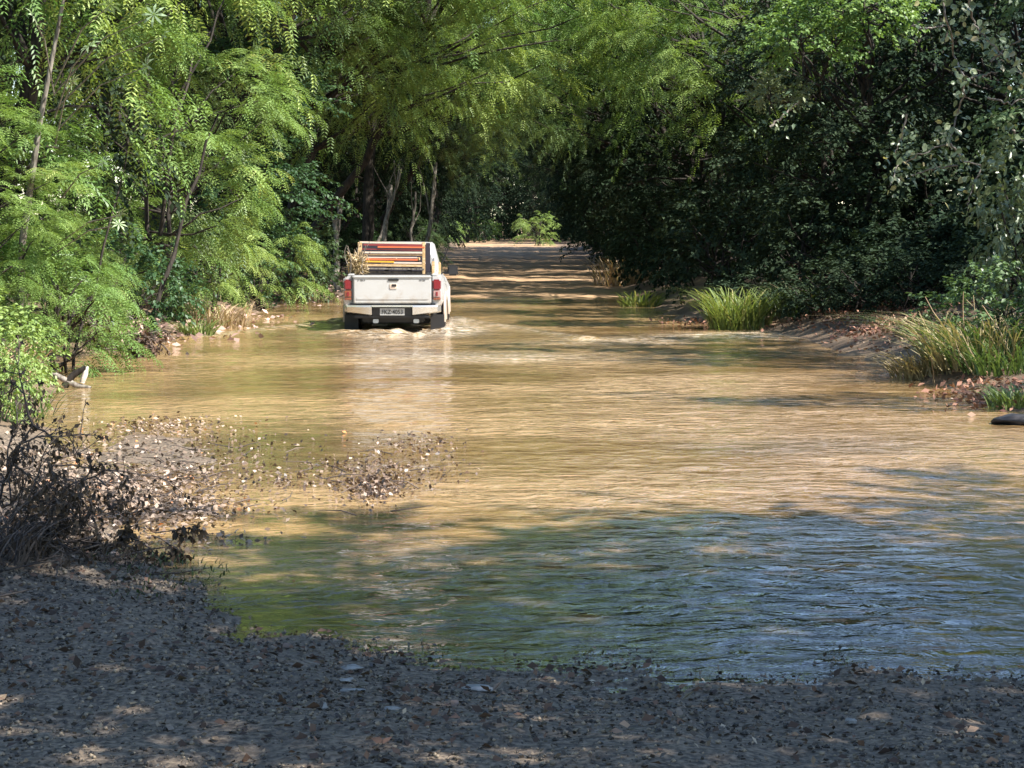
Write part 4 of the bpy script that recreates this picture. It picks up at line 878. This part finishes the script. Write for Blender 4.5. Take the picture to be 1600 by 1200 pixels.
for x_ in (-0.76, 0.76):
    for y_ in (1.22, 4.32): wheel(x_, y_)
    bx('mudflap', (x_ * 1.02, 0.72, 0.33), (0.25, 0.015, 0.32), 'plastic', truck, 0.004)
    for yc in (1.22, 4.32):
        A = Acc(); th = np.linspace(-0.1, math.pi + 0.1, 17)
        A.tube(np.stack([np.full(17, x_ * 1.19), yc + 0.47 * np.cos(th), 0.40 + 0.47 * np.sin(th)], 1), 0.028, 6)
        link('wheel_arch_lip', A.mesh('arch', True), truck, M['paint'])
        bm = bmesh.new(); bmesh.ops.create_cone(bm, cap_ends=True, segments=32, radius1=0.445, radius2=0.445, depth=0.05, matrix=Matrix.Translation((x_ * 1.165, yc, 0.42)) @ Matrix.Rotation(R(90), 4, 'Y'))
        bobj('wheel_well', bm, 'plastic', truck)
A = Acc(); A.tube(np.array([(0.72, 3.7, 1.2), (0.86, 3.62, 1.52), (0.93, 3.6, 1.72)]), np.array([.012, .01, .006]), 5); link('aerial', A.mesh('aerial'), truck, M['plastic'])
bx('roll_bar', (0.70, 1.50, 1.36), (0.06, 0.10, 0.32), 'paint', truck, 0.02)
bx('roll_bar', (-0.70, 1.50, 1.36), (0.06, 0.10, 0.32), 'paint', truck, 0.02)

# load in the bed: slatted frame of painted boards
ld = thing('slatted_wooden_frame', 'tan wooden frame with red, yellow and dark painted slats standing in the pickup bed', 'wooden frame', (TX - 0.02, TY + 0.95, 0.99), R(0.6))
for x_, z0, z1, w_ in ((-0.58, 0.36, 0.60, .07), (-0.56, 0.02, 0.30, .05), (0.50, 0.0, 0.60, .05), (0.66, -0.01, 0.24, .05), (0.77, 0.0, 0.22, .04)):
    bx('post', (x_, 0, (z0 + z1) / 2), (w_, 0.06, z1 - z0), 'wood_tan', ld, 0.006)
sl_ = [(0.585, .035, 'cream', -.02, 1.12), (0.545, .028, 'wood_maroon', -.02, 1.0), (0.505, .032, 'wood_red', .12, .8), (0.46, .018, 'wood_maroon', -.05, 1.05), (0.405, .035, 'cream', -.05, 1.1), (0.36, .014, 'wood_tan', -.05, 1.05),
       (0.315, .03, 'cream', -.08, .95), (0.275, .034, 'wood_red', -.05, .9), (0.235, .032, 'wood_yellow', -.28, .56), (0.212, .034, 'cream', .15, .76), (0.165, .045, 'wood_tan', -.04, 1.1), (0.10, .03, 'bark', 0, 1.02), (0.04, .05, 'bark_dark', 0, 1.1)]
for i, (z_, h_, m_, cx, w_) in enumerate(sl_): bx('slat', (cx, -0.012 - 0.006 * (i % 3), z_), (w_, 0.022, h_), m_, ld, 0.004, Matrix.Rotation(R(rng.normal(0.6, 0.35)), 3, 'Y'))
for x_ in (-0.45, 0.0, 0.4):
    bx('side_board', (x_, 0.28, 0.28), (0.05, 0.5, 0.05), 'wood_tan', ld, 0.005)
ld.scale = (1.07, 1, 0.97)
bx('back_panel', (0, 0.45, 0.30), (1.2, 0.04, 0.56), 'wood_navy', ld, 0.01)
st = thing('straw_bundle', 'bundle of dry straw and sticks at the left of the pickup bed', 'straw bundle', (TX - 0.66, TY + 0.8, 1.0))
n = 520; P = np.stack([rng.normal(0, 0.075, n), rng.normal(0, 0.16, n), rng.uniform(0.0, 0.36, n)], 1); D = nrm(np.stack([rng.normal(0, .55, n), rng.normal(0, 0.7, n), rng.normal(0.3, 0.55, n)], 1))
SV = np.array([(-.5, 0, 0), (0, .05, .03), (.5, 0, 0), (0, -.05, -.02)], float); v, f, t = scatter(SV, np.array([(0, 3, 2, 1)]), P, D, rng.uniform(0.10, 0.26, n), rng.uniform(-2, 2, n))
o = link('straw', np_mesh('straw', v, f, t), st, M['straw']); o['kind'] = 'stuff'
for i in range(14):
    A = Acc(); p0 = np.array([rng.normal(-0.02, .07), rng.normal(0, .12), 0.02]); limb(p0, p0 + np.array([rng.normal(0.05, .12), rng.normal(0, .2), rng.uniform(.35, .6)]), .010, .006, 5, .1, A, 5); link('stick', A.mesh('stick', True), st, M['bark'])
